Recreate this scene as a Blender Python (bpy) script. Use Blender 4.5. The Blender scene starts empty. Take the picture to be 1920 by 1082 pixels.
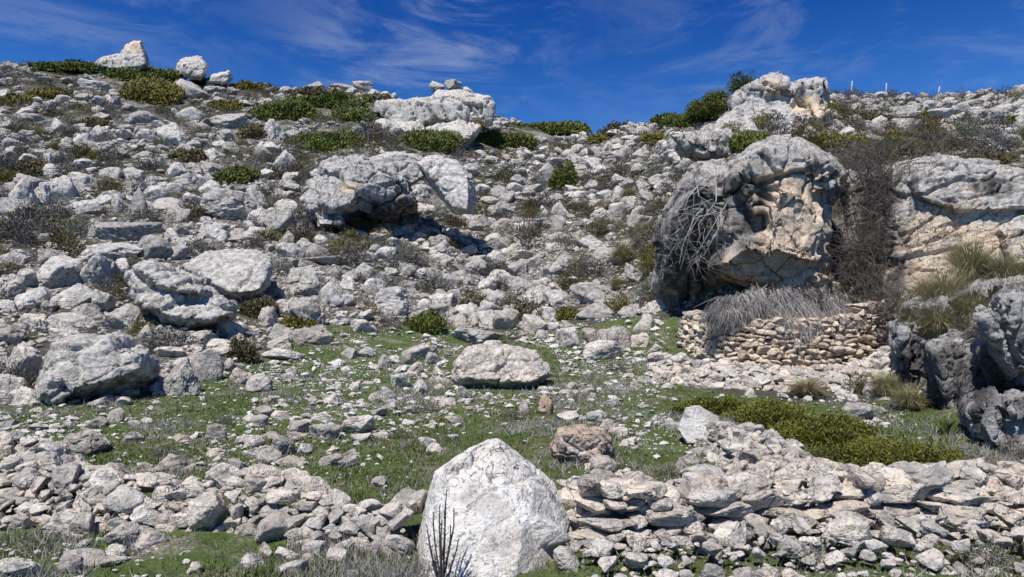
import bpy, bmesh, math
import numpy as np
from mathutils import Matrix
SC = bpy.context.scene
COL = SC.collection
RNG = np.random.default_rng(11)
# camera geometry: level camera with lens shift. Photo coordinates 1920 x 1082.
F, CX, HY, EYE = 1280.0, 960.0, 630.0, 1.6
def P(px, py, d):
    return np.array([(px-CX)/F*d, d, EYE+(HY-py)/F*d])
# ------------------------------------------------------------------ noise
def _h(i, j, k, s):
    n = (i*374761393 + j*668265263 + k*2147483647 + s*974634777) & 0xFFFFFFFF
    n = ((n ^ (n >> 13))*1274126177) & 0xFFFFFFFF
    n = ((n ^ (n >> 16))*2246822519) & 0xFFFFFFFF
    return ((n ^ (n >> 15)) & 0xFFFF)/32767.5-1.0
def vnoise(p, s=0):
    i = np.floor(p).astype(np.int64); f = p-i; u = f*f*f*(f*(f*6-15)+10)
    x, y, z = i[:, 0], i[:, 1], i[:, 2]; ux, uy, uz = u[:, 0], u[:, 1], u[:, 2]
    def l(a, b, t): return a+(b-a)*t
    a = l(l(_h(x, y, z, s), _h(x+1, y, z, s), ux), l(_h(x, y+1, z, s), _h(x+1, y+1, z, s), ux), uy)
    b = l(l(_h(x, y, z+1, s), _h(x+1, y, z+1, s), ux), l(_h(x, y+1, z+1, s), _h(x+1, y+1, z+1, s), ux), uy)
    return l(a, b, uz)
def fbm(p, o=4, s=0, g=.5, lac=2.07):
    r = 0; a = 1.; t = 0
    for k in range(o):
        r = r+a*vnoise(p+k*17.3, s+k); t += a; a *= g; p = p*lac
    return r/t
def ridged(p, o=3, s=0):
    r = 0; a = 1.; t = 0
    for k in range(o):
        r = r+a*(1-np.abs(vnoise(p+k*9.1, s+k))*2); t += a; a *= .5; p = p*2.1
    return r/t
def worley(p, s=0):
    """first and second distances to scattered cell points, the offset from the first, and three random numbers of its cell"""
    i = np.floor(p).astype(np.int64); n = len(p); f1 = np.full(n, 9.); f2 = np.full(n, 9.); off = np.zeros((n, 3)); rn = np.zeros((n, 3)); c0 = np.zeros((n, 3), np.int64)
    for a in (-1, 0, 1):
        for b in (-1, 0, 1):
            for c in (-1, 0, 1):
                x, y, z = i[:, 0]+a, i[:, 1]+b, i[:, 2]+c
                q = np.stack([x+.5+.45*_h(x, y, z, s), y+.5+.45*_h(x, y, z, s+1), z+.5+.45*_h(x, y, z, s+2)], 1)
                v = p-q; d = np.sqrt((v*v).sum(1)); m = d < f1
                f2 = np.where(m, f1, np.minimum(f2, d)); f1 = np.where(m, d, f1)
                off[m] = v[m]; c0[m] = np.stack([x, y, z], 1)[m]
    for k in range(3): rn[:, k] = _h(c0[:, 0], c0[:, 1], c0[:, 2], s+5+k)
    return f1, f2, off, rn
def facets(p, s, tilt=1.3):
    """broken block faces: a step and a tilted plane per cell, with a narrow gap between the blocks"""
    f1, f2, off, rn = worley(p, s)
    return rn[:, 0]*.55+tilt*(off*rn).sum(1), 1-sstep(f2-f1, 0, .06)
def sstep(x, a, b):
    t = np.clip((x-a)/(b-a), 0, 1); return t*t*(3-2*t)
# ------------------------------------------------------------------ terrain table: columns of (depth, height)
def py2z(l): return [(d, EYE+(HY-py)/F*d) for py, d in l]
NEAR = [(0, 0), (4.5, 0), (6, .02), (8, .12), (10, .25)]
TAB = {
 -900: NEAR+[(12.5, .6)]+py2z([(640, 15.5), (560, 19), (470, 25), (370, 33), (270, 45), (180, 63), (95, 85)]),
 0: NEAR+[(12.6, .47)]+py2z([(680, 15.5), (600, 19), (500, 25), (400, 33), (300, 45), (200, 63), (113, 85)]),
 200: NEAR+[(13, .5)]+py2z([(660, 16), (580, 20), (480, 27), (380, 37), (280, 50), (190, 70), (128, 86)]),
 350: NEAR+[(13, .5)]+py2z([(650, 16.5), (560, 21.5), (460, 30), (360, 42), (260, 58), (185, 76), (146, 87)]),
 500: NEAR+[(13, .5), (16.5, .72)]+py2z([(630, 19.5), (560, 24), (470, 31), (380, 41), (280, 56), (200, 76), (163, 88)]),
 700: NEAR+[(13, .5), (17, .75)]+py2z([(620, 21.5), (560, 26), (480, 33), (420, 39), (300, 54), (200, 78), (166, 88)]),
 850: NEAR+[(13, .5), (17, .75)]+py2z([(630, 22), (575, 27), (490, 35), (420, 43), (320, 56), (240, 74), (195, 86)]),
 930: NEAR+[(13, .5), (17, .75)]+py2z([(640, 22), (580, 28), (500, 36), (420, 46), (340, 58), (260, 76), (213, 88)]),
 1095: NEAR+[(13, .5), (17, .75)]+py2z([(640, 22), (570, 28), (490, 36), (410, 46), (330, 60), (275, 78), (244, 92)]),
 1220: NEAR+[(13, .5), (17, .78)]+py2z([(655, 20), (600, 24), (520, 30), (430, 37), (330, 48), (260, 62), (206, 76)]),
 1320: NEAR+[(13, .48), (17, .75), (20, 1.2), (22.5, 2.1), (25.5, 6.5)]+py2z([(265, 29), (240, 40), (216, 52), (188, 66)]),
 1450: NEAR+[(13, .45), (17, .7), (21, 1.2), (23.5, 5)]+py2z([(268, 27), (256, 38), (246, 46), (184, 60), (180, 64)]),
 1600: NEAR+[(13, .42), (17, .68), (19, 1.2), (23, 5)]+py2z([(272, 28), (240, 42), (194, 62), (176, 70)]),
 1750: NEAR+[(12.2, .25), (13.5, .8), (15.5, 1.8), (19.5, 2.6), (21.5, 6.5), (28, 9.3)]+py2z([(240, 42), (205, 60), (186, 70)]),
 1920: [(0, 0), (4.5, 0), (6, .0), (8.8, .08), (10, .6), (12, 1.3), (15, 2.4), (19.5, 3.0), (21.5, 6.6), (26, 8.8)]+py2z([(250, 40), (200, 56), (168, 68)]),
 2800: [(0, 0), (4.5, 0), (6, .1), (8, .2), (9.6, .6), (12, 1.6), (15, 3.2), (19.5, 4), (21.5, 7.6), (26, 9.8)]+py2z([(235, 40), (190, 56), (150, 68)]),
}
UU = np.arange(-900, 2801, 20.0); DL = np.linspace(math.log(1.0), math.log(190), 420); DD = np.exp(DL)
keys = sorted(TAB)
prof = []; ridge = []
for k in keys:
    a = np.array(TAB[k]); dr, zr = a[-1]
    tail = np.array([[dr+2.5, zr+.35], [dr+8, zr-1.5], [dr+30, zr-14], [200, zr-45]])
    a = np.vstack([a, tail]); prof.append(np.interp(DD, a[:, 0], a[:, 1])); ridge.append(dr)
prof = np.array(prof)
ZT = np.stack([np.interp(UU, keys, prof[:, j]) for j in range(len(DD))], 1)
def gs(A, s, ax):
    n = int(3*s)+1; x = np.arange(-n, n+1); w = np.exp(-.5*(x/s)**2); w /= w.sum()
    pad = [(0, 0), (0, 0)]; pad[ax] = (n, n); B = np.pad(A, pad, mode='edge')
    return sum(w[i]*np.take(B, np.arange(i, i+A.shape[ax]), axis=ax) for i in range(2*n+1))
ZT = gs(gs(ZT, 1.6, 0), 3.0, 1)
RIDGE = np.array(ridge)
def table(u, d):
    fu = np.clip((u-UU[0])/20.0, 0, len(UU)-1.001); fd = np.clip((np.log(np.maximum(d, 1.0))-DL[0])/(DL[1]-DL[0]), 0, len(DL)-1.001)
    i = fu.astype(int); j = fd.astype(int); a = fu-i; b = fd-j
    return (ZT[i, j]*(1-a)+ZT[i+1, j]*a)*(1-b)+(ZT[i, j+1]*(1-a)+ZT[i+1, j+1]*a)*b
def height(x, y):
    x = np.atleast_1d(np.asarray(x, float)); y = np.atleast_1d(np.asarray(y, float))
    u = CX+F*x/np.maximum(y, 4.5); z = table(u, y)
    q = np.stack([x, y, x*0], 1)
    amp = .03+.30*sstep(y, 12, 40)
    return z+amp*fbm(q*.35, 3, 5)+amp*.35*fbm(q*1.7, 2, 9)
DM = np.exp(np.linspace(math.log(3.2), math.log(100), 900))
def hit(px, py):
    x = (px-CX)/F*DM; zr = EYE+(HY-py)/F*DM; g = height(x, DM)
    w = np.nonzero(zr <= g)[0]
    if len(w) == 0:
        return float(np.interp(px, keys, RIDGE))
    return float(DM[w[0]])
def zat(x, y): return float(height(x, y)[0])
def topix(p): return CX+F*p[0]/p[1], HY-(p[2]-EYE)/p[1]*F
# ------------------------------------------------------------------ mesh helpers
def mesh(name, V, Fc, mats, attrs=None, smooth=False, midx=None):
    V = np.asarray(V, np.float32); Fc = np.asarray(Fc, np.int32); n, k = Fc.shape
    me = bpy.data.meshes.new(name)
    me.vertices.add(len(V)); me.vertices.foreach_set('co', V.ravel())
    me.loops.add(n*k); me.loops.foreach_set('vertex_index', Fc.ravel())
    me.polygons.add(n); me.polygons.foreach_set('loop_start', np.arange(0, n*k, k, dtype=np.int32))
    if midx is not None: me.polygons.foreach_set('material_index', np.asarray(midx, np.int32))
    me.update(calc_edges=True)
    me.polygons.foreach_set('use_smooth', np.full(n, smooth, bool))
    for a, v in (attrs or {}).items():
        at = me.attributes.new(a, 'FLOAT', 'POINT'); at.data.foreach_set('value', np.broadcast_to(np.asarray(v, np.float32), (len(V),)).copy())
    for m in (mats if isinstance(mats, (list, tuple)) else [mats]): me.materials.append(m)
    return me
def obj(name, me, parent=None, loc=None, label=None, cat=None, group=None, kind=None):
    o = bpy.data.objects.new(name, me); COL.objects.link(o)
    if parent is not None: o.parent = parent
    if loc is not None: o.location = [float(c) for c in loc]
    if label: o['label'] = label
    if cat: o['category'] = cat
    if group: o['group'] = group
    if kind: o['kind'] = kind
    return o
def ico(level):
    bm = bmesh.new(); bmesh.ops.create_icosphere(bm, subdivisions=level, radius=1)
    V = np.array([v.co[:] for v in bm.verts]); Fc = np.array([[v.index for v in f.verts] for f in bm.faces]); bm.free()
    return V/np.linalg.norm(V, axis=1)[:, None], Fc
ICO = {i+0: ico(i+1) for i in range(1, 6)}      # 1:42 2:162 3:642 4:2562 5:10242 points
def rotm(rng, tilt=math.pi):
    a = rng.uniform(0, 2*math.pi); ax = rng.normal(size=3); ax /= np.linalg.norm(ax); t = rng.uniform(0, tilt)
    R = np.array(Matrix.Rotation(t, 3, ax.tolist())); return R @ np.array(Matrix.Rotation(a, 3, 'Z'))
def rock_shape(rng, level, rough=.10, cuts=11, k=16, freq=1.6):
    """a faceted stone: a sphere cut by planes, roughened, filling the unit box"""
    D, Fc = ICO[level]
    N = rng.normal(size=(cuts, 3)); N /= np.linalg.norm(N, axis=1)[:, None]; dist = rng.uniform(.5, .95, cuts)
    dt = D @ N.T; r = dist/np.maximum(dt, .15); r = np.minimum(r, 3)
    r = np.minimum(-np.log(np.exp(-k*r).sum(1))/k, 1.25)
    V = D*r[:, None]; s = rng.uniform(0, 99, 3)
    n = fbm(V*freq+s, 4 if level > 2 else 2, int(rng.integers(1000)), .55)
    disp = rough*n
    if level >= 3:
        Q = V @ rotm(rng)*np.array([1.2, 1.2, 2.0])+s
        fa, gap = facets(Q+.12*fbm(V*3+s, 2, 4)[:, None], int(rng.integers(900))); disp = disp*.7+rough*.62*fa-rough*.5*gap
        fb, gap = facets(Q*2.3+.1, int(rng.integers(900))); disp += rough*.26*fb
        disp += rough*.22*ridged(V*6+s, 2, 8)
    V = V+D*disp[:, None]
    lo, hi = V.min(0), V.max(0)
    return (V-(lo+hi)/2)/(hi-lo), Fc
PROTO = {l: [rock_shape(RNG, l, RNG.uniform(.06, .16), int(RNG.integers(8, 14))) for _ in range(36)] for l in (1, 2, 3)}
class Bag:
    """collects pieces for one mesh"""
    def __init__(s): s.V = []; s.F = []; s.A = {}; s.n = 0
    def add(s, V, Fc, **at):
        s.V.append(V); s.F.append(Fc+s.n); s.n += len(V)
        for a, v in at.items(): s.A.setdefault(a, []).append(np.broadcast_to(np.asarray(v, np.float32), (len(V),)))
    def mesh(s, name, mats, smooth=False):
        return mesh(name, np.vstack(s.V), np.vstack(s.F), mats, {a: np.concatenate(v) for a, v in s.A.items()}, smooth)
# ------------------------------------------------------------------ materials
def newmat(name):
    m = bpy.data.materials.new(name); m.use_nodes = True; nt = m.node_tree; nt.nodes.clear()
    o = nt.nodes.new('ShaderNodeOutputMaterial'); b = nt.nodes.new('ShaderNodeBsdfPrincipled')
    nt.links.new(b.outputs[0], o.inputs[0]); b.inputs['Roughness'].default_value = .9
    b.inputs['Specular IOR Level'].default_value = .25
    return m, nt, b
def N(nt, t, **kw):
    n = nt.nodes.new(t)
    for k, v in kw.items():
        if k in n.inputs: n.inputs[k].default_value = v
        else: setattr(n, k, v)
    return n
def noise(nt, vec, scale, detail=5, rough=.6, dist=0.):
    n = N(nt, 'ShaderNodeTexNoise'); n.inputs['Scale'].default_value = scale; n.inputs['Detail'].default_value = detail
    n.inputs['Roughness'].default_value = rough; n.inputs['Distortion'].default_value = dist
    if vec is not None: nt.links.new(vec, n.inputs['Vector'])
    return n.outputs['Fac']
def ramp(nt, f, a, b, lo=0., hi=1.):
    n = N(nt, 'ShaderNodeMapRange'); n.interpolation_type = 'SMOOTHSTEP'; nt.links.new(f, n.inputs[0])
    n.inputs[1].default_value = a; n.inputs[2].default_value = b; n.inputs[3].default_value = lo; n.inputs[4].default_value = hi
    return n.outputs[0]
def mix(nt, f, a, b, mode='MIX'):
    n = N(nt, 'ShaderNodeMix'); n.data_type = 'RGBA'; n.blend_type = mode
    for s, v in ((n.inputs[0], f), (n.inputs[6], a), (n.inputs[7], b)):
        if isinstance(v, (int, float)): s.default_value = v
        elif isinstance(v, tuple): s.default_value = v+(1,)
        else: nt.links.new(v, s)
    return n.outputs[2]
def math_(nt, op, a, b=0.):
    n = N(nt, 'ShaderNodeMath'); n.operation = op
    for s, v in ((n.inputs[0], a), (n.inputs[1], b)):
        if isinstance(v, (int, float)): s.default_value = v
        else: nt.links.new(v, s)
    return n.outputs[0]
def attr(nt, name):
    n = N(nt, 'ShaderNodeAttribute'); n.attribute_name = name; return n.outputs['Fac']
def rock_mat(name, ga=(.25, .237, .218), gb=(.63, .602, .56), cream=(.66, .57, .46), spot=(.07, .07, .072), spots=.6, white=.35, stain=None, stain_amt=.0, moss=0., streak=0., fine=0., grey=0., bump=.75):
    m, nt, b = newmat(name)
    g = N(nt, 'ShaderNodeNewGeometry').outputs['Position']
    n1 = noise(nt, g, .9, 6, .6); n2 = noise(nt, g, 5.5, 8, .68); n3 = noise(nt, g, 22, 5, .65)
    rn = attr(nt, 'rnd'); wm = attr(nt, 'warm')
    c = mix(nt, ramp(nt, n2, .32, .68), ga, gb)
    br = ramp(nt, rn, 0, 1, .72, 1.12)
    warmf = math_(nt, 'MULTIPLY', ramp(nt, n1, .25, .7, .35, 1.), wm)
    c = mix(nt, warmf, c, cream)
    if stain:
        s1 = noise(nt, g, 1.7, 7, .62, .6)
        sf = ramp(nt, s1, .5-.15*stain_amt, .66, 0, min(1, .55+.4*stain_amt))
        if streak:
            c = mix(nt, math_(nt, 'MULTIPLY', ramp(nt, s1, .2, .45, .6, 1.), attr(nt, 'stain')), c, (.70, .575, .43))
            sf = math_(nt, 'MULTIPLY', sf, attr(nt, 'stain'))
        c = mix(nt, sf, c, stain)
        if streak:
            vd = N(nt, 'ShaderNodeTexVoronoi'); vd.inputs['Scale'].default_value = 2.6; nt.links.new(g, vd.inputs['Vector'])
            c = mix(nt, math_(nt, 'MULTIPLY', ramp(nt, vd.outputs['Distance'], .17, .12, 0, .85), ramp(nt, n1, .5, .6)), c, (.10, .095, .085))
    if streak:
        mp = N(nt, 'ShaderNodeMapping'); nt.links.new(g, mp.inputs[0]); mp.inputs['Scale'].default_value = (1.6, 1.6, .22)
        st = noise(nt, mp.outputs[0], 1.5, 6, .6, .4)
        c = mix(nt, math_(nt, 'MULTIPLY', ramp(nt, st, .53, .64, 0, streak), ramp(nt, attr(nt, 'stain'), 0, 1, 1, .35)), c, (.07, .067, .067))
        c = mix(nt, math_(nt, 'MULTIPLY', ramp(nt, st, .32, .54, .35, .93), attr(nt, 'dark')), c, (.05, .046, .042))  # dark attribute: shade of overhangs and hollows put into the colour, in streaks
    c = mix(nt, ramp(nt, noise(nt, g, 2.6, 5, .7), .55, .72, 0, white), c, (.72, .71, .69))
    if grey: c = mix(nt, ramp(nt, noise(nt, g, 4.2, 6, .72), .46, .6, 0, grey), c, (.25, .24, .225))
    c = mix(nt, ramp(nt, n2, .41, .29, 0, .8), c, (.13, .125, .12))
    fis = noise(nt, g, 1.9, 5, .55, .9); fis = math_(nt, 'ABSOLUTE', math_(nt, 'SUBTRACT', fis, .5))
    c = mix(nt, math_(nt, 'MULTIPLY', ramp(nt, fis, .013, .004, 0, .8), ramp(nt, n1, .4, .55)), c, (.09, .085, .08))
    sp = noise(nt, g, 15, 4, .7)
    mod = ramp(nt, n1, .3, .6, .25, 1)
    c = mix(nt, math_(nt, 'MULTIPLY', ramp(nt, sp, .57, .63, 0, spots), mod), c, spot)
    if fine: c = mix(nt, math_(nt, 'MULTIPLY', ramp(nt, noise(nt, g, 48, 3, .6), .59, .64, 0, fine), ramp(nt, n2, .42, .56)), c, (.12, .11, .10))
    if moss:
        c = mix(nt, ramp(nt, noise(nt, g, 3.3, 5, .6), .62, .72, 0, moss), c, (.09, .085, .03))
    c = mix(nt, 1., c, br, 'MULTIPLY')
    nt.links.new(c, b.inputs['Base Color'])
    bp = N(nt, 'ShaderNodeBump'); bp.inputs['Strength'].default_value = bump; bp.inputs['Distance'].default_value = .11
    hsum = math_(nt, 'ADD', n2, math_(nt, 'MULTIPLY', n3, .35))
    nt.links.new(hsum, bp.inputs['Height']); nt.links.new(bp.outputs[0], b.inputs['Normal'])
    return m
M_ROCK = rock_mat('limestone')
M_FRONT = rock_mat('white_limestone', (.56, .54, .505), (.80, .785, .75), (.76, .69, .60), spots=.9, white=.5, fine=.8, grey=.36, stain=(.50, .42, .33), stain_amt=.1, bump=.85)
M_WALL = rock_mat('wall_limestone', (.33, .315, .29), (.68, .65, .605), (.72, .60, .465), spots=.8, white=.35, fine=.7, grey=.65, bump=.75)
M_PEN = rock_mat('pen_limestone', (.36, .33, .285), (.66, .60, .52), (.70, .56, .41), spots=.6, white=.2, fine=.6, grey=.25, bump=.75)
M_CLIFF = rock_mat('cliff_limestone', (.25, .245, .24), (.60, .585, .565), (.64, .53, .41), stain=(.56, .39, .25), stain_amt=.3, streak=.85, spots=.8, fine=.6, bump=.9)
M_ORANGE = rock_mat('lichened_limestone', (.22, .2, .19), (.55, .49, .44), (.50, .38, .29), stain=(.44, .25, .13), stain_amt=.45, spots=.95, white=.45, fine=.8)
def leaf_mat(name, ca, cb, cc, rough=.7, transl=.0):
    m, nt, b = newmat(name)
    g = N(nt, 'ShaderNodeNewGeometry').outputs['Position']
    c = mix(nt, attr(nt, 'rnd'), ca, cb)
    c = mix(nt, ramp(nt, noise(nt, g, .9, 4, .6), .45, .7), c, cc)
    nt.links.new(c, b.inputs['Base Color']); b.inputs['Roughness'].default_value = rough
    return m
M_JUN = leaf_mat('juniper_leaves', (.035, .055, .008), (.12, .14, .024), (.10, .105, .018))
M_OLIVE = leaf_mat('olive_leaves', (.06, .055, .010), (.19, .165, .03), (.14, .12, .022))
M_MAT = leaf_mat('mat_leaves', (.05, .056, .008), (.17, .17, .026), (.135, .135, .018))
M_BROWN = leaf_mat('brown_leaves', (.065, .055, .022), (.13, .11, .05), (.10, .075, .035))
M_GREYSH = leaf_mat('grey_twigs', (.06, .055, .053), (.17, .16, .155), (.11, .105, .09))
M_SAGE = leaf_mat('sage_twigs', (.12, .125, .10), (.23, .23, .19), (.17, .165, .13))
M_TWIG = leaf_mat('bare_twigs', (.045, .038, .033), (.16, .135, .115), (.095, .08, .068))
M_PALE = leaf_mat('pale_branches', (.20, .185, .175), (.42, .40, .38), (.30, .28, .26))
M_BRUSH = leaf_mat('dry_brushwood', (.12, .11, .105), (.40, .375, .35), (.26, .24, .225))
M_TUSS = leaf_mat('straw_blades', (.15, .135, .06), (.44, .39, .22), (.30, .27, .14))
M_GRASS = leaf_mat('grass_blades', (.045, .068, .015), (.115, .138, .042), (.14, .13, .065))
M_STEM = leaf_mat('dark_stems', (.035, .03, .03), (.09, .08, .08), (.05, .045, .045))
M_WOOD = leaf_mat('weathered_posts', (.45, .44, .43), (.55, .54, .53), (.5, .49, .48))
def ground_mat():
    m, nt, b = newmat('ground')
    g = N(nt, 'ShaderNodeNewGeometry').outputs['Position']
    md = attr(nt, 'meadow')
    n1 = noise(nt, g, .5, 6, .65); n2 = noise(nt, g, 4, 8, .7); n3 = noise(nt, g, 25, 4, .6)
    soil = mix(nt, ramp(nt, n2, .35, .65), (.05, .043, .034), (.14, .125, .105))
    soil = mix(nt, ramp(nt, n3, .6, .7), soil, (.32, .30, .27))
    veg = mix(nt, ramp(nt, n3, .35, .65), (.035, .034, .022), (.085, .08, .055))
    vo = N(nt, 'ShaderNodeTexVoronoi'); vo.inputs['Scale'].default_value = 7.; nt.links.new(g, vo.inputs['Vector'])
    vo2 = N(nt, 'ShaderNodeTexVoronoi'); vo2.inputs['Scale'].default_value = 19.; nt.links.new(g, vo2.inputs['Vector'])
    sepc = N(nt, 'ShaderNodeSeparateColor'); nt.links.new(vo.outputs['Color'], sepc.inputs[0]); sep2 = N(nt, 'ShaderNodeSeparateColor'); nt.links.new(vo2.outputs['Color'], sep2.inputs[0])
    st1 = math_(nt, 'MULTIPLY', ramp(nt, sepc.outputs[0], .5, .6), ramp(nt, vo.outputs['Distance'], .62, .45)); st2 = math_(nt, 'MULTIPLY', ramp(nt, sep2.outputs[0], .55, .65), ramp(nt, vo2.outputs['Distance'], .6, .42))
    gcol = mix(nt, sepc.outputs[1], (.20, .19, .175), (.50, .48, .445))
    soil = mix(nt, math_(nt, 'MULTIPLY', st2, .8), soil, gcol); soil = mix(nt, math_(nt, 'MULTIPLY', st1, .85), soil, gcol)
    slope = mix(nt, ramp(nt, n1, .40, .56), soil, veg)
    green = mix(nt, ramp(nt, n2, .3, .7), (.045, .07, .016), (.10, .13, .036))
    dirt = mix(nt, ramp(nt, n3, .4, .62), (.13, .115, .09), (.30, .28, .24))
    mead = mix(nt, ramp(nt, noise(nt, g, 1.6, 6, .7), .50, .64, 0, .8), green, dirt)
    c = mix(nt, md, slope, mead); nt.links.new(c, b.inputs['Base Color'])
    bp = N(nt, 'ShaderNodeBump'); bp.inputs['Strength'].default_value = .7; bp.inputs['Distance'].default_value = .08
    nt.links.new(math_(nt, 'ADD', n2, n3), bp.inputs['Height']); nt.links.new(bp.outputs[0], b.inputs['Normal'])
    return m
M_GROUND = ground_mat()
# ------------------------------------------------------------------ ground sheet
MEADOW = [(0, 1300), (-700, 1300), (-700, 770), (0, 765), (130, 755), (250, 740), (330, 740), (430, 690), (540, 640), (640, 610), (760, 600), (860, 615), (1000, 618), (1090, 610), (1200, 590), (1260, 600), (1300, 680), (1290, 720),
          (1500, 760), (1640, 760), (1760, 745), (1850, 830), (1960, 870), (2600, 870), (2600, 1300)]
def inpoly(px, py, poly):
    px = np.asarray(px, float); py = np.asarray(py, float); c = np.zeros(px.shape, bool); j = len(poly)-1
    for i in range(len(poly)):
        xi, yi = poly[i]; xj, yj = poly[j]
        if yi != yj:
            c ^= ((yi > py) != (yj > py)) & (px < (xj-xi)*(py-yi)/(yj-yi)+xi)
        j = i
    return c
def meadow_mask(x, y):
    """1 where the meadow grass grows"""
    z = height(x, y); yy = np.maximum(y, 3.5); px = CX+F*x/yy; py = HY-(z-EYE)/yy*F
    q = np.stack([x, y, x*0], 1); jx = 45*fbm(q*.5, 3, 31); jy = 16*fbm(q*.5, 3, 32)
    a = inpoly(px+jx, py+jy, MEADOW) & (y < 30)
    return a.astype(float)
def build_ground():
    ys = np.concatenate([np.linspace(-8, 3, 24)[:-1], np.exp(np.linspace(math.log(3), math.log(30), 420)), np.exp(np.linspace(math.log(30), math.log(180), 200))[1:]])
    us = np.concatenate([np.linspace(-2.2, -.86, 50)[:-1], np.linspace(-.86, .86, 520), np.linspace(.86, 2.2, 50)[1:]])
    Y, U = np.meshgrid(ys, us, indexing='ij'); X = U*np.maximum(Y, 7.0)
    x, y = X.ravel(), Y.ravel(); z = height(x, y)
    m = meadow_mask(x, y)
    lo = sstep(y, 20, 60)
    q = np.stack([x, y, z], 1)
    z = z+.02*fbm(q*6, 2, 3)*(1-lo)
    nr, nc = Y.shape; i = np.arange(nr*nc).reshape(nr, nc)
    Fc = np.stack([i[:-1, :-1], i[:-1, 1:], i[1:, 1:], i[1:, :-1]], -1).reshape(-1, 4)
    obj('ground', mesh('ground', np.stack([x, y, z], 1), Fc, M_GROUND, {'meadow': m}, True), kind='structure')
build_ground()
# ------------------------------------------------------------------ large rocks: hulls fused, worn and fissured
REC = []            # things that still need a label: dict(o, kind, px, py, w, h, adj)
MARK = []           # landmarks: (phrase, px, py, halfwidth, halfheight)
BLOCK = []          # picture areas (px, py, rx, ry) kept free of scattered rocks
def hull_bm(bm, outline, d, thick, shrink=.62, lean=0., rng=RNG):
    my = sum(o[1] for o in outline)/len(outline)
    pts = [(o[0], o[1], (o[2] if len(o) > 2 else 0.)+lean*(my-o[1])/F*d) for o in outline]
    cx = sum(p[0] for p in pts)/len(pts); cy = sum(p[1] for p in pts)/len(pts)
    vs = []
    for px, py, dd in pts:
        vs.append(P(px, py, d+dd+rng.uniform(-.08, .08)*thick))
        for sgn in (-1, 1):
            k = shrink+rng.uniform(-.12, .12)
            vs.append(P(cx+(px-cx)*k, cy+(py-cy)*k, d+dd+sgn*thick*.5*rng.uniform(.85, 1.1)))
    b2 = bmesh.new(); nv = [b2.verts.new(v) for v in vs]; r = bmesh.ops.convex_hull(b2, input=nv)
    bmesh.ops.delete(b2, geom=[v for v in b2.verts if not v.link_faces], context='VERTS')
    mp = {v: bm.verts.new(v.co) for v in b2.verts}
    for f in b2.faces: bm.faces.new([mp[v] for v in f.verts])
    b2.free()
def fused(name, pieces, voxel, mat, amp, label=None, cat='rock', scale=1., crack=.5, smooth=1, warm=.15, stain=(), dark=(), rnd=None, strata=(1, 1, 2.4), tilt=(0, 0, 0), seed=1, group=None, detail=1.):
    """pieces: (outline in photo pixels, distance, thickness)"""
    bm = bmesh.new()
    for pc in pieces: hull_bm(bm, *pc)
    bmesh.ops.recalc_face_normals(bm, faces=bm.faces)
    me = bpy.data.meshes.new('tmp'); bm.to_mesh(me); bm.free()
    o = bpy.data.objects.new('tmp', me); COL.objects.link(o)
    r = o.modifiers.new('r', 'REMESH'); r.mode = 'VOXEL'; r.voxel_size = voxel
    if smooth:
        s = o.modifiers.new('s', 'SMOOTH'); s.factor = .5; s.iterations = smooth
    dg = bpy.context.evaluated_depsgraph_get(); ev = o.evaluated_get(dg); em = ev.to_mesh()
    n = len(em.vertices); V = np.empty(n*3, np.float32); em.vertices.foreach_get('co', V); V = V.reshape(-1, 3).astype(float)
    Nn = np.empty(n*3, np.float32); em.vertices.foreach_get('normal', Nn); Nn = Nn.reshape(-1, 3)
    q = np.empty(len(em.loops), np.int32); em.loops.foreach_get('vertex_index', q); Fc = q.reshape(-1, 4)
    ev.to_mesh_clear(); bpy.data.objects.remove(o); bpy.data.meshes.remove(me)
    R = np.array(Matrix.Rotation(tilt[0], 3, 'X') @ Matrix.Rotation(tilt[1], 3, 'Y') @ Matrix.Rotation(tilt[2], 3, 'Z'))
    W = V/scale+seed*7.7; S = (W @ R.T)*np.array(strata)
    wob = .16*np.stack([fbm(W*1.6, 3, seed+k) for k in (1, 2, 3)], 1)
    amp = amp*.72; d = amp*.7*fbm(W*.8, 4, seed)
    fa, g1 = facets(S*.9+wob, seed+30); fb, g2 = facets(S*2.1+wob, seed+40); fc, g3 = facets(S*5+wob*2, seed+50)
    d += amp*(.75*fa-.95*crack*g1+.32*fb-.45*crack*g2+.2*detail*fc-.16*g3)
    pits = vnoise(W*4.3, seed+15); d -= amp*.3*detail*sstep(pits, .42, .7)
    d += amp*.09*detail*ridged(W*6.5, 3, seed+20)+amp*.12*detail*fbm(W*15, 3, seed+21)-amp*.14*detail*sstep(vnoise(W*11, seed+23), .45, .75)
    V = V+Nn*d[:, None]
    lo, hi = V.min(0), V.max(0); org = np.array([(lo[0]+hi[0])/2, (lo[1]+hi[1])/2, lo[2]])
    px = CX+F*V[:, 0]/V[:, 1]; py = HY-(V[:, 2]-EYE)/V[:, 1]*F
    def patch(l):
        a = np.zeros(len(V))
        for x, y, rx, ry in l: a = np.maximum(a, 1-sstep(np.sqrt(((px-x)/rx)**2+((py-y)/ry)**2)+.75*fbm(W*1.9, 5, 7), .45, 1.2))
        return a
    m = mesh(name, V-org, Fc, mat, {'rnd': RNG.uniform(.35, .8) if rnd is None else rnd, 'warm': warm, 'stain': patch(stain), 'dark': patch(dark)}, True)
    return obj(name, m, None, org, label, cat, group)
def block(px, py, rx, ry): BLOCK.append((px, py, rx, ry))
def mark(phrase, px, py, hw, hh): MARK.append((phrase, px, py, hw, hh))
def O(*pts): return list(pts)
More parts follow.
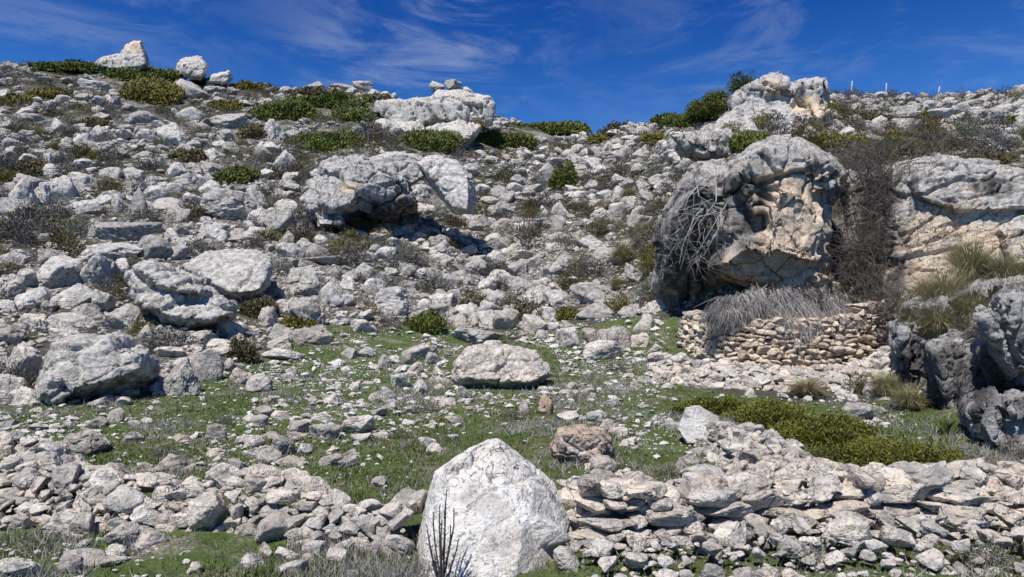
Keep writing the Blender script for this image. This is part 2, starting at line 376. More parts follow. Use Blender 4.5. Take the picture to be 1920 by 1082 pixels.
# great outcrop over the stone pen
fused('rock_outcrop', [
 (O((1352, 330), (1365, 300), (1400, 262), (1440, 248), (1500, 256), (1550, 285), (1597, 325), (1590, 352), (1560, 400), (1400, 425), (1362, 385)), 21.3, 4.2, .7),
 (O((1425, 380), (1460, 338), (1530, 345), (1560, 380), (1562, 455), (1540, 492), (1470, 485), (1430, 440)), 20.0, 2.6, .75),
 (O((1335, 490, .3), (1380, 440, -.3), (1440, 425, -.6), (1560, 470, -.3), (1572, 545, .6), (1555, 585, 1.), (1500, 555, .5), (1420, 528, .3), (1345, 516, .6)), 20.3, 3.0, .75),
 (O((1500, 470), (1568, 480), (1582, 650), (1515, 650)), 21.3, 2.0, .8),
 (O((1352, 318), (1432, 325), (1445, 450), (1395, 490), (1350, 430)), 20.9, 2.6, .8),
 (O((1240, 400), (1300, 300, -.5), (1362, 290, -.5), (1385, 360, -.4), (1405, 460, .4), (1390, 540, 1.6), (1300, 585, 1.9), (1250, 585, 1.8), (1225, 540, 1.4), (1232, 450, .4)), 22.2, 3.0, .72),
 (O((1253, 252), (1300, 240), (1360, 248), (1368, 290), (1320, 302), (1270, 285)), 23.2, 3.0, .75),
 (O((1240, 470), (1500, 470), (1525, 650), (1250, 650)), 23.6, 1.6, .85),
 ], .038, M_CLIFF, .25, 'tall bulging limestone outcrop overhanging the dry stone pen', 'rock outcrop', 2.2, 1.5, 1, .3, ((1490, 420, 92, 105), (1490, 530, 130, 66), (1395, 510, 90, 44)), ((1285, 470, 85, 160), (1395, 400, 45, 80), (1400, 572, 150, 46)), .62, (1.0, 1.0, .9), (0, .5, 0), 3)  # dark list: black streaks with painted-in shade on the overhung flank and base
block(1420, 420, 165, 165); mark('the outcrop above the stone pen', 1415, 430, 170, 170)
fused('cliff', [
 (O((1672, 305), (1740, 288), (1830, 312), (1960, 330), (2090, 330), (2090, 600), (1760, 612), (1655, 604), (1648, 480)), 19.9, 2.4, .86, .3),
 (O((1688, 302), (1760, 289), (1880, 316), (1970, 335), (1970, 395), (1800, 395), (1700, 365)), 20.1, 2.4, .88, .4),
 (O((1862, 425), (2040, 400), (2040, 540), (1880, 505)), 18.8, 1.8, .8, .3),
 (O((1650, 500), (1770, 480), (1810, 560), (1760, 615), (1650, 608)), 18.9, 1.6, .8, .3),
 (O((1578, 340), (1640, 310), (1710, 300), (1710, 600), (1590, 600)), 22.0, 1.6, .85, .2),
 (O((1595, 560), (1680, 540), (1650, 640), (1600, 640)), 20.5, 2.0, .75),
 ], .042, M_CLIFF, .17, 'broad pitted cliff face with cream patches beside the outcrop', 'cliff', 1.5, 1.2, 1, .3, ((1780, 470, 130, 110), (1720, 510, 80, 80)), ((1640, 450, 60, 170), (1868, 350, 42, 24)), .75, (.8, .8, 2.4), (0, .25, 0), 6)  # dark list: gully rock toned dark, shade of a brow hollow painted in
block(1800, 450, 150, 125); mark('the pitted cliff face', 1800, 420, 130, 120)
fused('rock_ledge', [
 (O((1812, 765), (1865, 735), (1960, 728), (2060, 735), (2060, 920), (1890, 880), (1835, 835)), 9.6, 1.8, .75),
 (O((1728, 640), (1790, 622), (1842, 640), (1850, 700), (1840, 785), (1790, 790), (1760, 745)), 11.9, 1.4, .75),
 (O((1830, 590), (1880, 548), (1960, 530), (2060, 535), (2060, 730), (1870, 745), (1835, 680)), 11.2, 2.2, .72),
 (O((1682, 600), (1742, 630), (1752, 752), (1700, 740)), 13.3, 1.4, .75),
 (O((1700, 575), (1850, 530), (2060, 500), (2060, 610), (1750, 660)), 13.9, 2.6, .8),
 (O((1660, 605), (1760, 590), (1900, 575), (2060, 560), (2060, 690), (1760, 720), (1690, 735)), 14.6, 2.6, .85, .3),
 (O((1745, 650), (1840, 610), (2040, 570), (2040, 830), (1850, 830), (1775, 775)), 12.1, 1.5, .85, .25),
 ], .028, M_CLIFF, .15, 'dark streaked grey rock ledge below the straw tussocks', 'rock ledge', 1.0, 1.8, 1, .12, (), ((1775, 720, 45, 80), (1850, 715, 40, 60), (1715, 700, 40, 70)), .5, (1.9, 1.9, .5), (0, .15, 0), 8)  # dark list paints the shade of the hollows into the stone colour
block(1840, 690, 150, 190); mark('the streaked rock ledge', 1830, 690, 90, 120)
# ridge rocks
fused('rock_tor', [
 (O((1366, 192), (1384, 163), (1420, 145), (1466, 131), (1486, 150), (1494, 184), (1476, 240), (1366, 240)), 50.9, 5.5, .88),
 (O((1476, 168), (1496, 148), (1551, 145), (1555, 200), (1552, 240), (1478, 240)), 50.6, 5, .92),
 (O((1384, 172), (1404, 152), (1464, 133), (1482, 148), (1478, 172), (1400, 184)), 50.3, 5, .85),
 (O((1370, 200), (1384, 180), (1440, 184), (1442, 236), (1375, 232)), 49.4, 4, .85),
 (O((1440, 186), (1478, 176), (1492, 190), (1480, 238), (1444, 238)), 49.8, 4, .85),
 (O((1482, 172), (1500, 150), (1522, 148), (1522, 190), (1484, 196)), 50, 4, .9),
 (O((1520, 150), (1549, 147), (1552, 188), (1522, 196)), 49.6, 4, .92),
 (O((1482, 200), (1552, 192), (1554, 236), (1484, 238)), 49, 4, .92),
 (O((1335, 240), (1400, 192), (1480, 200), (1552, 215), (1562, 268), (1340, 262)), 47.5, 5, .8, .5),
 (O((1300, 262), (1360, 225), (1470, 235), (1480, 275), (1300, 275)), 45, 4, .8, .5),
 ], .14, M_CLIFF, .42, 'square topped limestone tor on the ridge beside the fence posts', 'rock outcrop', 3.2, 2.2, 1, .15, ((1450, 170, 25, 20), (1520, 205, 40, 20)), (), .75, (1, 1, 1.3), (0, .2, 0), 10)
block(1450, 185, 90, 40); mark('the square topped tor', 1450, 200, 95, 55)
fused('rock_crag', [
 (O((690, 212), (708, 190), (760, 185), (815, 182), (832, 200), (812, 234), (730, 232)), 71.5, 5, .82),
 (O((800, 190), (822, 166), (872, 172), (916, 182), (926, 200), (920, 224), (860, 236), (810, 230)), 72, 6, .82),
 (O((872, 184), (918, 181), (927, 196), (922, 236), (900, 232)), 70, 3, .85),
 (O((780, 246), (860, 228), (905, 236), (890, 270), (810, 272)), 67.5, 4, .75, .5),
 (O((700, 230), (790, 225), (800, 252), (720, 250)), 69, 4, .75, .5),
 ], .16, M_ROCK, .5, 'long fissured limestone crag on the ridge beside the saddle', 'rock outcrop', 3.6, 2.0, 1, .1, (), (), .8, (1.6, 1.6, .7), (0, .35, 0), 12, None, .35)
block(815, 205, 100, 34); mark('the fissured crag', 810, 205, 110, 36)
fused('rock_pinnacle', [
 (O((176, 122), (190, 108), (215, 109), (250, 100), (272, 100), (278, 120), (270, 134), (190, 134)), 84, 4, .78),
 (O((226, 106), (240, 82), (250, 74), (264, 75), (271, 96), (276, 112), (232, 112)), 84, 3, .75),
 ], .13, M_CLIFF, .4, 'pointed rock pinnacle standing on the skyline', 'rock', 3.5, .6, 1, .25, ((252, 88, 26, 20),), (), .75, (1, 1, 1), (0, .3, 0), 14)
mark('the skyline pinnacle', 225, 110, 50, 35); block(228, 110, 55, 30)
fused('skyline_rock', [(O((330, 130), (338, 113), (352, 106), (378, 107), (390, 126), (382, 146), (350, 146), (330, 142)), 84, 3.6, .8)], .13, M_ROCK, .42,
      'blocky layered rock knob on the skyline next to the pinnacle', 'rock', 3.0, .9, 1, .15, (), (), .75, (1, 1, 2), (0, .3, 0), 15)
block(360, 125, 34, 24); mark('the blocky skyline knob', 360, 125, 30, 22)
fused('skyline_rock', [(O((383, 156), (394, 142), (415, 138), (432, 134), (437, 148), (425, 160)), 84, 3.0, .75)], .12, M_ROCK, .35,
      'low pale rock lying on the skyline below the knob', 'rock', 2.5, .9, 1, .1, (), (), .9, (1, 1, 2), (0, .2, 0), 16)
block(410, 147, 28, 14)
# mid slope
d = hit(690, 432)-1.2
fused('overhanging_rock', [
 (O((586, 345), (604, 308), (640, 291), (684, 294), (700, 340), (670, 395), (620, 412), (592, 395)), d-.2, 3.4, .72, .5),
 (O((650, 300), (716, 302), (762, 326), (792, 384, .6), (784, 404, 1.4), (720, 414, 1.4), (664, 400, .8), (640, 350)), d-.2, 3.6, .78, .2),
 (O((560, 372), (600, 340), (640, 380), (652, 436), (596, 430)), d-.6, 2.2, .75, .6),
 (O((690, 298), (776, 300), (800, 330), (770, 352), (700, 330)), d+1.0, 3.0, .8, .5),
 (O((640, 400), (790, 396), (796, 420), (650, 436)), d+2.2, 1.4, .85)], .055, M_CLIFF, .32,
      'large rounded overhanging rock with shade-darkened, streaked underside on the slope', 'rock outcrop', 1.7, 1.5, 1, .1, ((655, 352, 24, 13),), ((725, 400, 80, 36), (640, 425, 40, 14)), .65, (1, 1, .7), (0, .8, 0), 18, None, .55)  # dark list paints shade onto the undercut side, over streaked stone
block(690, 365, 92, 62); mark('the large overhanging rock', 690, 360, 95, 70)
fused('leaning_slab', [
 (O((775, 302), (800, 292), (830, 292), (862, 300), (885, 335), (890, 380), (880, 402), (850, 398, .4), (805, 350, .6)), d-.3, 2.2, .8, .4),
 (O((850, 320), (885, 325), (892, 385), (882, 402)), d+.0, 1.6, .7, .4)], .06, M_ROCK, .17,
      'smooth pale leaning slab next to the large overhanging rock', 'rock', 2.0, .9, 1, .0, (), (), .8, (1.6, 1.6, .5), (0, -.7, 0), 20, None, .5)
block(840, 350, 40, 46); mark('the leaning slab', 835, 345, 55, 55)
fused('rock_slab', [(O((690, 300), (720, 286), (775, 284), (800, 300), (780, 316), (720, 315)), d+2.2, 2.4, .7)], .07, M_ROCK, .25,
      'cracked flat rock resting on top of the overhanging rock', 'rock', 1.8, .8, 1, .0, (), (), .7, (1, 1, 2), (0, .2, 0), 21)
# left rocks
d = hit(430, 562)
fused('rock_slab', [(O((340, 500), (390, 472), (470, 465), (510, 482), (508, 530), (490, 550), (440, 568), (380, 540)), d+.8, 1.8, .75, .8)], .045, M_ROCK, .13,
      'smooth broad grey slab behind the ledged rock', 'rock', 1.4, .7, 1, .05, (), (), .62, (1, 1, 1.3), (0, .2, 0), 22)
block(430, 515, 92, 56); mark('the smooth broad grey slab', 430, 515, 85, 48)
d = hit(340, 612)
fused('ledged_rock', [(O((240, 515), (262, 492), (310, 496), (380, 522), (438, 572), (442, 600), (400, 612), (300, 606), (250, 570)), d+.7, 1.6, .78, .8),
                      (O((250, 500), (280, 490), (400, 545), (390, 560), (280, 535)), d+.3, 1.4, .8, .6)], .042, M_ROCK, .17,
      'long grey rock with layered ledges sloping down beside the smooth slab', 'rock', 1.2, 1., 1, .05, (), (), .6, (.7, .7, 3.0), (0, .45, 0), 24)
block(340, 555, 108, 66); mark('the layered ledged rock', 340, 555, 100, 58)
d = hit(185, 752)
fused('whale_rock', [(O((66, 705), (80, 652), (130, 630), (220, 625), (285, 655, .1), (298, 690, .3), (290, 716, .5), (230, 742, .5), (150, 752, .2), (90, 762), (64, 745)), d+.6, 1.8, .75, .45),
                     (O((66, 720), (90, 690, -.2), (130, 700, -.2), (120, 765), (70, 765)), d-.1, .9, .7)], .035, M_ROCK, .15,
      'broad humped grey rock with hollowed underside at the meadow edge', 'rock', 1.3, .8, 1, .03, (), (), .58, (.8, .8, 1.8), (0, .2, 0), 26)
block(180, 690, 125, 70); mark('the broad humped rock', 180, 690, 115, 62)
# meadow rocks
d = hit(940, 729)
fused('boulder', [(O((848, 712), (855, 682), (880, 652), (915, 642), (960, 648), (1010, 658), (1035, 686), (1044, 704), (1010, 726, -.1), (940, 734, .1), (868, 726, .1)), d+.6, 1.4, .72, .35)], .026, M_WALL, .10,
      'large cream boulder lying alone on the meadow grass', 'boulder', .9, 1., 1, .5, (), (), .72, (.8, .8, 1.6), (.3, .7, 0), 28)
block(945, 690, 108, 50); mark('the large cream meadow boulder', 945, 690, 98, 44)
d = hit(1090, 868)
fused('boulder', [(O((1028, 836), (1048, 806), (1090, 797), (1130, 802), (1150, 828), (1153, 848), (1140, 868), (1080, 874), (1035, 856)), d+.25, .75, .75)], .012, M_ORANGE, .05,
      'rounded boulder crusted with orange lichen on the grass', 'boulder', .45, 1., 1, .6, (), (), .75, (1, 1, 1.4), (0, -.4, 0), 30)
block(1090, 838, 70, 42); mark('the orange lichened boulder', 1090, 838, 62, 38)
fused('boulder', [
 (O((764, 1120, .3), (778, 1030, .3), (800, 935, .32), (822, 890, .3), (848, 884, .25), (883, 845, .34), (914, 831, .3), (934, 833, .32), (980, 858, .34), (1036, 902, .34), (1060, 948, .3), (1066, 1010, .3), (1070, 1120, .3),
    (852, 905, .06), (925, 850, .14), (1000, 915, .06), (790, 1120, -.52), (950, 1120, -.58), (835, 1000, -.30), (985, 1030, -.36), (1058, 1120, -.15)), 5.0, .05, .97),
 (O((945, 1010), (1010, 962), (1058, 988), (1073, 1014), (1038, 1028), (950, 1040)), 4.95, .3, .85),
 (O((836, 886), (862, 862), (884, 846), (890, 872), (858, 900)), 5.24, .3, .85),
 ],  .0115, M_FRONT, .017, 'big white pointed boulder in the gap between the two front walls', 'boulder', .8, 1.1, 1, .45, (), (), 1., (.8, .8, 1.5), (0, .55, 0), 33, None, .8)
block(920, 970, 160, 150); mark('the big white pointed boulder', 920, 960, 150, 130)
d = hit(1312, 832)
fused('boulder', [(O((1268, 806), (1284, 762), (1310, 759), (1350, 780), (1356, 806), (1332, 836), (1288, 834)), d+.12, .35, .85, .5)], .012, M_FRONT, .03,
      'flat upright grey slab standing where the collapsed wall begins', 'boulder', .5, .6, 1, .1, (), (), .45, (1, 1, 1), (0, 0, 0), 35)
block(1312, 800, 48, 40); mark('the flat upright slab', 1312, 800, 44, 36)
# ------------------------------------------------------------------ hand placed boulders: centre x, foot y, width, height in the photo
HAND = [(50,541,55,35),(115,542,92,62),(185,537,62,58),(228,527,36,32),(135,578,80,44),(193,588,44,42),(60,586,52,46),(16,568,38,52),(235,456,120,42),(205,492,120,40),(290,488,62,46),(326,488,42,30),
 (230,618,62,46),(130,620,78,32),(62,622,72,32),(12,592,42,28),(45,714,52,66),(18,748,64,46),(18,650,56,40),(348,744,72,74),(388,716,54,56),(320,672,54,20),(412,668,50,30),(432,698,22,24),(455,722,42,32),(486,736,52,34),
 (502,614,30,36),(570,555,75,56),(577,612,66,52),(626,576,46,52),(533,566,22,24),(512,556,24,28),(585,645,78,34),(530,677,82,22),(520,438,55,48),(537,462,30,28),(615,500,72,20),(560,486,26,22),
 (720,434,40,20),(738,466,32,22),(705,474,30,18),(697,492,28,18),(682,518,36,26),(730,594,78,58),(763,520,38,28),(818,536,36,36),(893,516,56,32),(925,498,50,32),(880,536,30,22),(915,549,42,30),(935,468,56,34),
 (888,434,36,22),(920,428,28,22),(1045,432,32,32),(970,521,52,30),(985,551,56,34),(1020,541,40,22),(1055,504,50,30),(1002,504,26,26),(1132,502,80,46),(1185,521,28,30),(1120,572,108,44),(1050,578,60,36),(1113,599,72,34),
 (1178,598,44,30),(1190,576,32,24),(947,620,54,42),(1020,606,60,32),(885,602,36,36),(892,610,20,16),(906,598,28,18),(1065,618,28,18),(1018,636,30,18),(1030,619,40,16),(895,648,104,34),(1065,654,50,40),(1108,648,38,34),
 (1150,658,64,46),(1130,676,78,38),(1195,652,44,30),(1228,664,36,20),(1205,622,46,36),(788,673,64,28),(764,684,26,28),(810,684,32,24),(680,626,46,26),(718,694,30,30),(780,702,32,24),(822,704,26,18),(750,727,40,28),
 (787,739,30,32),(727,754,32,28),(870,749,30,24),(688,670,32,18),(655,674,30,20),(216,793,38,26),(408,828,38,32),(530,855,46,36),(570,855,32,22),(609,827,62,30),(165,855,90,46),(318,884,68,32),(667,814,72,34),(710,782,36,18),
 (813,804,20,16),(1023,778,30,38),(983,778,24,28),(1065,789,46,18),(1275,893,36,34),(712,914,32,20),(1610,792,70,36),(1620,808,54,20),
 (330,274,54,48),(110,248,38,30),(150,246,26,20),(60,231,62,20),(535,326,46,42),(270,232,78,28),(357,226,56,28),(183,172,58,28),(357,186,64,42),(430,241,72,32),(515,262,52,40),(548,268,42,30),(403,302,44,26),(275,314,42,20),
 (345,287,34,20),(330,332,38,30),(395,324,48,22),(250,338,42,26),(90,312,30,30),(60,292,46,20),(42,393,60,54),(77,386,34,40),(115,372,52,42),(62,357,50,32),(98,332,46,26),(20,406,62,36),(165,402,52,28),(228,402,42,36),
 (292,377,46,30),(325,398,72,32),(425,412,98,62),(480,392,42,38),(520,422,58,30),(262,402,26,46),(1173,300,38,30),(1205,294,42,20),(1160,411,44,32),(1205,427,62,28),(1133,374,32,22),(1163,370,30,24),(1020,346,42,44),
 (1075,362,32,18),(950,382,32,22),(1050,407,36,28),(820,166,30,16),(850,169,34,22),(877,176,24,18),(640,168,60,16),(590,172,46,20),(680,162,40,14),(1120,470,36,20),(1215,385,40,34),(1160,345,40,20),(1010,460,30,18),
 (560,440,26,16),(470,450,32,18),(600,460,36,20),(655,545,34,26),(650,575,36,24),(820,585,44,18),(770,560,40,22),(850,560,36,20),
 (157,1004,44,40),(235,1028,64,42),(218,1047,40,24),(130,1078,48,30),(475,1070,50,30),(498,1046,28,26),(540,1052,46,24),(588,1042,46,26),(550,1079,50,26),(632,1062,42,30),(213,1064,50,16),(40,1086,80,38),(42,997,38,30),(1062,1072,50,44),
 (1640,250,44,22),(1700,245,52,24),(1590,255,40,20),(1850,255,48,24),(1880,215,60,22),(1760,225,56,22),(1690,215,50,20),(1820,200,60,18),(1625,200,48,18)]
def G(px, d): return (px-CX)/F*d
def lod(wpx): return 5 if wpx > 70 else 4 if wpx > 26 else 3
def adjective(w, h):
    r = w/max(h, 1)
    return 'flat' if r > 2.3 else 'low' if r > 1.75 else 'squat' if r > 1.35 else 'blocky' if r > .95 else 'upright'
def place_rock(name, px, pyb, w, h, mat=None, warm=None, d=None, rec=True):
    if d is None: d = hit(px, pyb)
    near = d < 24 and pyb > 600
    k = d/F; W = w*k; H = h*k*1.36; T = min(W, max(H, W*.7))*RNG.uniform(.8, 1.05)
    V, Fc = rock_shape(RNG, lod(w), RNG.uniform(.07, .15), int(RNG.integers(8, 15)), RNG.uniform(12, 26))
    V = V*np.array([W, T, H])
    c = P(px, pyb, d)+np.array([0, T*.38, H*.5-h*k*.34]); c[0] = G(px, d+T*.38)
    lo = V[:, 2].min(); V[:, 2] -= lo; c[2] += lo
    if mat is None: mat = M_WALL if near and pyb > 640 else M_ROCK
    if warm is None: warm = RNG.uniform(.1, .6) if near else RNG.uniform(0, .25)
    o = obj(name, mesh(name, V, Fc, mat, {'rnd': RNG.uniform(0, 1), 'warm': warm}, True), None, c)
    if rec: REC.append(dict(o=o, kind=name, px=px, py=pyb-h/2, w=w, h=h, adj=adjective(w, h), near=near))
    return o
for px, pyb, w, h in HAND:
    if px < 700 and 320 < pyb < 720: w, h = w*1.12, h*1.1
    inm = bool(inpoly(px, pyb, MEADOW)) and w < 50 and pyb > 650
    mat = M_ORANGE if (px, pyb) in ((1023, 778), (983, 778)) else None
    place_rock('stone' if inm else 'boulder', px, pyb, w, h, mat)
    block(px, pyb-h*.4, w*.5, h*.5)
# ------------------------------------------------------------------ scattered rocks of the slope
SHRUB = [  # juniper and other shrubs: centre x, foot y, width, height, kind, phrase
 (295, 202, 165, 54, 'olive', 'broad yellow-green juniper mat below the skyline pinnacle'),
 (130, 143, 150, 24, 'green', 'dark juniper strip on the skyline before the pinnacle'),
 (255, 158, 130, 36, 'green', 'dark juniper at the foot of the skyline pinnacle'),
 (385, 160, 50, 20, 'green', 'small green juniper at the foot of the blocky skyline knob'),
 (460, 170, 100, 20, 'olive', 'low yellowish shrub on the skyline beyond the knob'),
 (615, 210, 130, 40, 'green', 'dark juniper below the low skyline rocks, before the crag'),
 (528, 232, 105, 46, 'green', 'dark spreading juniper amid boulders on the upper slope'),
 (615, 287, 120, 52, 'green', 'wide dark juniper sloping down above the overhanging rock'),
 (805, 287, 112, 46, 'green', 'dark juniper below the fissured crag, above the leaning slab'),
 (930, 280, 118, 44, 'green', 'bright green juniper below the end of the crag'),
 (885, 245, 52, 22, 'olive', 'small yellowish juniper tucked under the crag'),
 (1030, 254, 150, 32, 'green', 'long dark juniper along the saddle skyline'),
 (1190, 232, 120, 26, 'olive', 'olive shrub on the skyline rising from the saddle'),
 (1310, 238, 110, 42, 'green', 'dense green juniper beside the square topped tor'),
 (1060, 358, 52, 60, 'green', 'round dark green bush standing alone by a pale slab'),
 (445, 345, 84, 40, 'green', 'irregular dark juniper amid grey boulders on the mid slope'),
 (797, 628, 86, 42, 'green', 'dark green juniper at the upper meadow edge'),
 (1062, 604, 52, 24, 'olive', 'yellowish low shrub between flat grey boulders'),
 (1440, 285, 150, 46, 'green', 'green juniper on top of the outcrop'),
 (1580, 300, 110, 44, 'olive', 'olive juniper behind the outcrop top'),
 (1700, 296, 120, 40, 'green', 'dark shrub along the cliff top'),
 (1800, 285, 130, 34, 'brown', 'brownish scrub on the cliff top'),
 (1905, 238, 54, 20, 'green', 'dark green cushion on the slope over the cliff'),
 (1620, 228, 80, 26, 'brown', 'brownish shrub on the slope under the fence posts'),
 (1345, 784, 160, 36, 'mat', 'low yellow-green shrub behind the upright slab'),
 (1440, 806, 230, 46, 'mat', 'low yellow-green shrub spreading behind the collapsed wall'),
 (1555, 840, 230, 54, 'mat', 'yellow-green shrub at the uphill end of the bright juniper mat'),
 (1665, 905, 300, 84, 'mat', 'thick bright green juniper mat behind the long front wall'),
 (90, 188, 70, 24, 'olive', 'olive shrub amid pale rocks under the skyline juniper strip'),
 (425, 208, 64, 22, 'olive', 'small olive shrub between pale rocks, below the low skyline rock'),
 (700, 196, 60, 22, 'olive', 'olive shrub on the skyline at the start of the fissured crag'),
 (668, 232, 80, 34, 'green', 'green juniper uphill of the thin bare tree'),
 (1128, 268, 56, 20, 'olive', 'small olive shrub on the slope below the saddle'),
 (1236, 268, 64, 24, 'olive', 'olive shrub uphill of the outcrop crest'),
 (350, 306, 60, 26, 'brown', 'brown bush next to a tall boulder on the upper slope'),
 (55, 335, 70, 28, 'brown', 'brown scrub at the frame edge on the mid slope'),
 (1850, 312, 110, 30, 'brown', 'brown scrub at the back of the cliff top'),
 (1765, 218, 76, 20, 'olive', 'olive scrub strip close under the skyline posts'),
 (1850, 238, 76, 22, 'brown', 'brown scrub beside the faint lowest fence post'),
 (585, 182, 70, 20, 'brown', 'brownish scrub on the skyline between low rocks'),
 (30, 200, 50, 26, 'olive', 'olive shrub at the frame edge on the upper slope'),
 (480, 262, 60, 30, 'brown', 'brown scrub uphill of the mid slope juniper'),
 (170, 240, 60, 22, 'brown', 'brown scrub patch downhill of the yellow-green mat'),
 (1260, 232, 70, 24, 'green', 'green shrub on the skyline short of the tor trees'),
 (1740, 232, 90, 20, 'brown', 'brown scrub strip on the slope below the leaning fence post'),
 (1680, 262, 90, 26, 'olive', 'olive scrub between pale slabs uphill of the cliff'),
 (485, 602, 74, 48, 'brown', 'brownish bush below the smooth slab'),
 (560, 618, 90, 26, 'olive', 'low olive shrub at the foot of blocky boulders'),
 (452, 682, 52, 50, 'brown', 'dark bush at the end of the grey spiny shrub'),
 (1475, 205, 30, 34, 'brown', 'bush growing in the cleft of the square topped tor'),
]
for s in SHRUB: block(s[0], s[1]-s[3]*.45, s[2]*.46, s[3]*.5)
def blocked(px, py):
    b = np.zeros(px.shape, bool)
    for x, y, rx, ry in BLOCK: b |= ((px-x)/rx)**2+((py-y)/ry)**2 < 1
    return b
def scatter(n, dmin, dmax, rng, smin, smax, alpha, umin=-160, umax=2080):
    """random points on the land, even per square metre, with sizes"""
    d = np.sqrt(rng.uniform(dmin**2, dmax**2, n)); u = rng.uniform(umin, umax, n); x = (u-CX)/F*d
    s = np.minimum(smin*(1-rng.uniform(0, 1, n))**(-1/alpha), smax)
    z = height(x, d); py = HY-(z-EYE)/d*F
    ok = d < np.interp(u, keys, RIDGE)+1.5
    return x[ok], d[ok], z[ok], s[ok], u[ok], py[ok]
PEN = [(1255, 700), (1255, 580), (1330, 560), (1660, 560), (1680, 740), (1260, 745)]
def slope_rocks():
    rng = np.random.default_rng(5)
    x, y, z, s, u, py = scatter(60000, 11, 98, rng, .18, 1.55, 1.5)
    s = s*np.where((u < 720) & (py > 330), 1.3, 1.); s = np.minimum(s, np.clip(66-.45*y, 22, 58)*y/F)
    q = np.stack([x, y, x*0], 1)
    veg = fbm(q*.16, 4, 77)+.35*fbm(q*.8, 2, 78)
    keep = (meadow_mask(x, y) < .5) & ~blocked(u, py-s*F/y*.25) & ~inpoly(u, py, PEN)
    dens = np.clip(.80-1.7*veg-.25*sstep(y, 40, 70), .07, 1)
    keep &= rng.uniform(0, 1, len(x)) < dens
    keep &= ~((u > 1590) & (u < 1720) & (py > 280) & (py < 560))
    x, y, z, s, u, py = [a[keep] for a in (x, y, z, s, u, py)]
    # drop rocks that sit inside larger ones
    order = np.argsort(-s); cell = {}; ok = np.zeros(len(x), bool)
    for i in order:
        cx, cy = int(x[i]//1.8), int(y[i]//1.8); bad = False
        for a in (-1, 0, 1):
            for b in (-1, 0, 1):
                for j in cell.get((cx+a, cy+b), ()):
                    if (x[i]-x[j])**2+(y[i]-y[j])**2 < (.40*(s[i]+s[j]))**2: bad = True; break
                if bad: break
            if bad: break
        if not bad: ok[i] = True; cell.setdefault((cx, cy), []).append(i)
    x, y, z, s, u, py = [a[ok] for a in (x, y, z, s, u, py)]
    wpx = s*F/y
    inview = (u > 0) & (u < 1920)
    nb = 300-sum(r['kind'] == 'boulder' for r in REC)-6
    big = np.argsort(-np.where(inview, wpx, 0))[:nb]
    isbig = np.zeros(len(x), bool); isbig[big] = True
    for i in big:
        h = wpx[i]*rng.uniform(.45, .8)
        place_rock('boulder', float(u[i]), float(py[i]+.15*wpx[i]), float(wpx[i]), float(h), d=float(y[i]))
    B = Bag()
    for i in np.nonzero(~isbig)[0]:
        V, Fc = PROTO[3 if wpx[i] > 20 else 2 if wpx[i] > 8 else 1][rng.integers(36)]
        W = s[i]; dims = np.array([W, W*rng.uniform(.6, 1), W*rng.uniform(.42, .85)])
        V = (V*dims) @ rotm(rng, .5).T+np.array([x[i], y[i], z[i]+dims[2]*.16])
        B.add(V, Fc, rnd=rng.uniform(0, 1), warm=rng.uniform(.05, .5))
    x, y, z, s, u, py = scatter(85000, 11, 62, rng, .055, .2, 1.5)
    keep = (meadow_mask(x, y) < .5) & ~inpoly(u, py, PEN) & (rng.uniform(0, 1, len(x)) < np.clip(.75-1.1*fbm(np.stack([x, y, x*0], 1)*.3, 4, 71), .15, 1)*np.clip(30/y, .3, 1))
    for i in np.nonzero(keep)[0]:
        V, Fc = PROTO[1][rng.integers(36)]; dims = s[i]*np.array([1, rng.uniform(.6, 1), rng.uniform(.4, .8)])
        B.add((V*dims) @ rotm(rng, .6).T+np.array([x[i], y[i], z[i]+dims[2]*.2]), Fc, rnd=rng.uniform(.2, 1), warm=rng.uniform(.1, .6))
    obj('scree', B.mesh('scree', M_ROCK), label='mass of small grey limestone rocks covering the hillside', cat='scree', kind='stuff')
    print('scree rocks', len(x))
slope_rocks()
def meadow_stones():
    rng = np.random.default_rng(8)
    x, y, z, s, u, py = scatter(52000, 4.3, 24, rng, .03, .30, 1.75)
    q = np.stack([x, y, x*0], 1); cl = fbm(q*.6, 3, 55)
    keep = (meadow_mask(x, y) > .5) & ~blocked(u, py) & (rng.uniform(0, 1, len(x)) < np.clip(.44+1.2*cl, .08, .95)) & ~inpoly(u, py, PEN)
    x, y, z, s, u, py = [a[keep] for a in (x, y, z, s, u, py)]
    wpx = s*F/y; inview = (u > 0) & (u < 1920) & (py < 1090)
    big = np.argsort(-np.where(inview, wpx, 0))[:230]; isbig = np.zeros(len(x), bool); isbig[big] = True
    for i in big:
        place_rock('stone', float(u[i]), float(py[i]+.1*wpx[i]), float(wpx[i]), float(wpx[i]*rng.uniform(.35, .7)), M_WALL, float(rng.uniform(.2, .8)), d=float(y[i]))
    B = Bag()
    for i in np.nonzero(~isbig)[0]:
        V, Fc = PROTO[2 if wpx[i] > 9 else 1][rng.integers(36)]
        dims = np.array([s[i], s[i]*rng.uniform(.5, 1), s[i]*rng.uniform(.3, .6)])
        V = (V*dims) @ rotm(rng, .4).T+np.array([x[i], y[i], z[i]+dims[2]*.3])
        B.add(V, Fc, rnd=rng.uniform(.5, 1), warm=rng.uniform(.2, .7))
    obj('gravel', B.mesh('gravel', M_FRONT), label='loose pale pebbles strewn over the meadow grass', cat='gravel', kind='stuff')
meadow_stones()
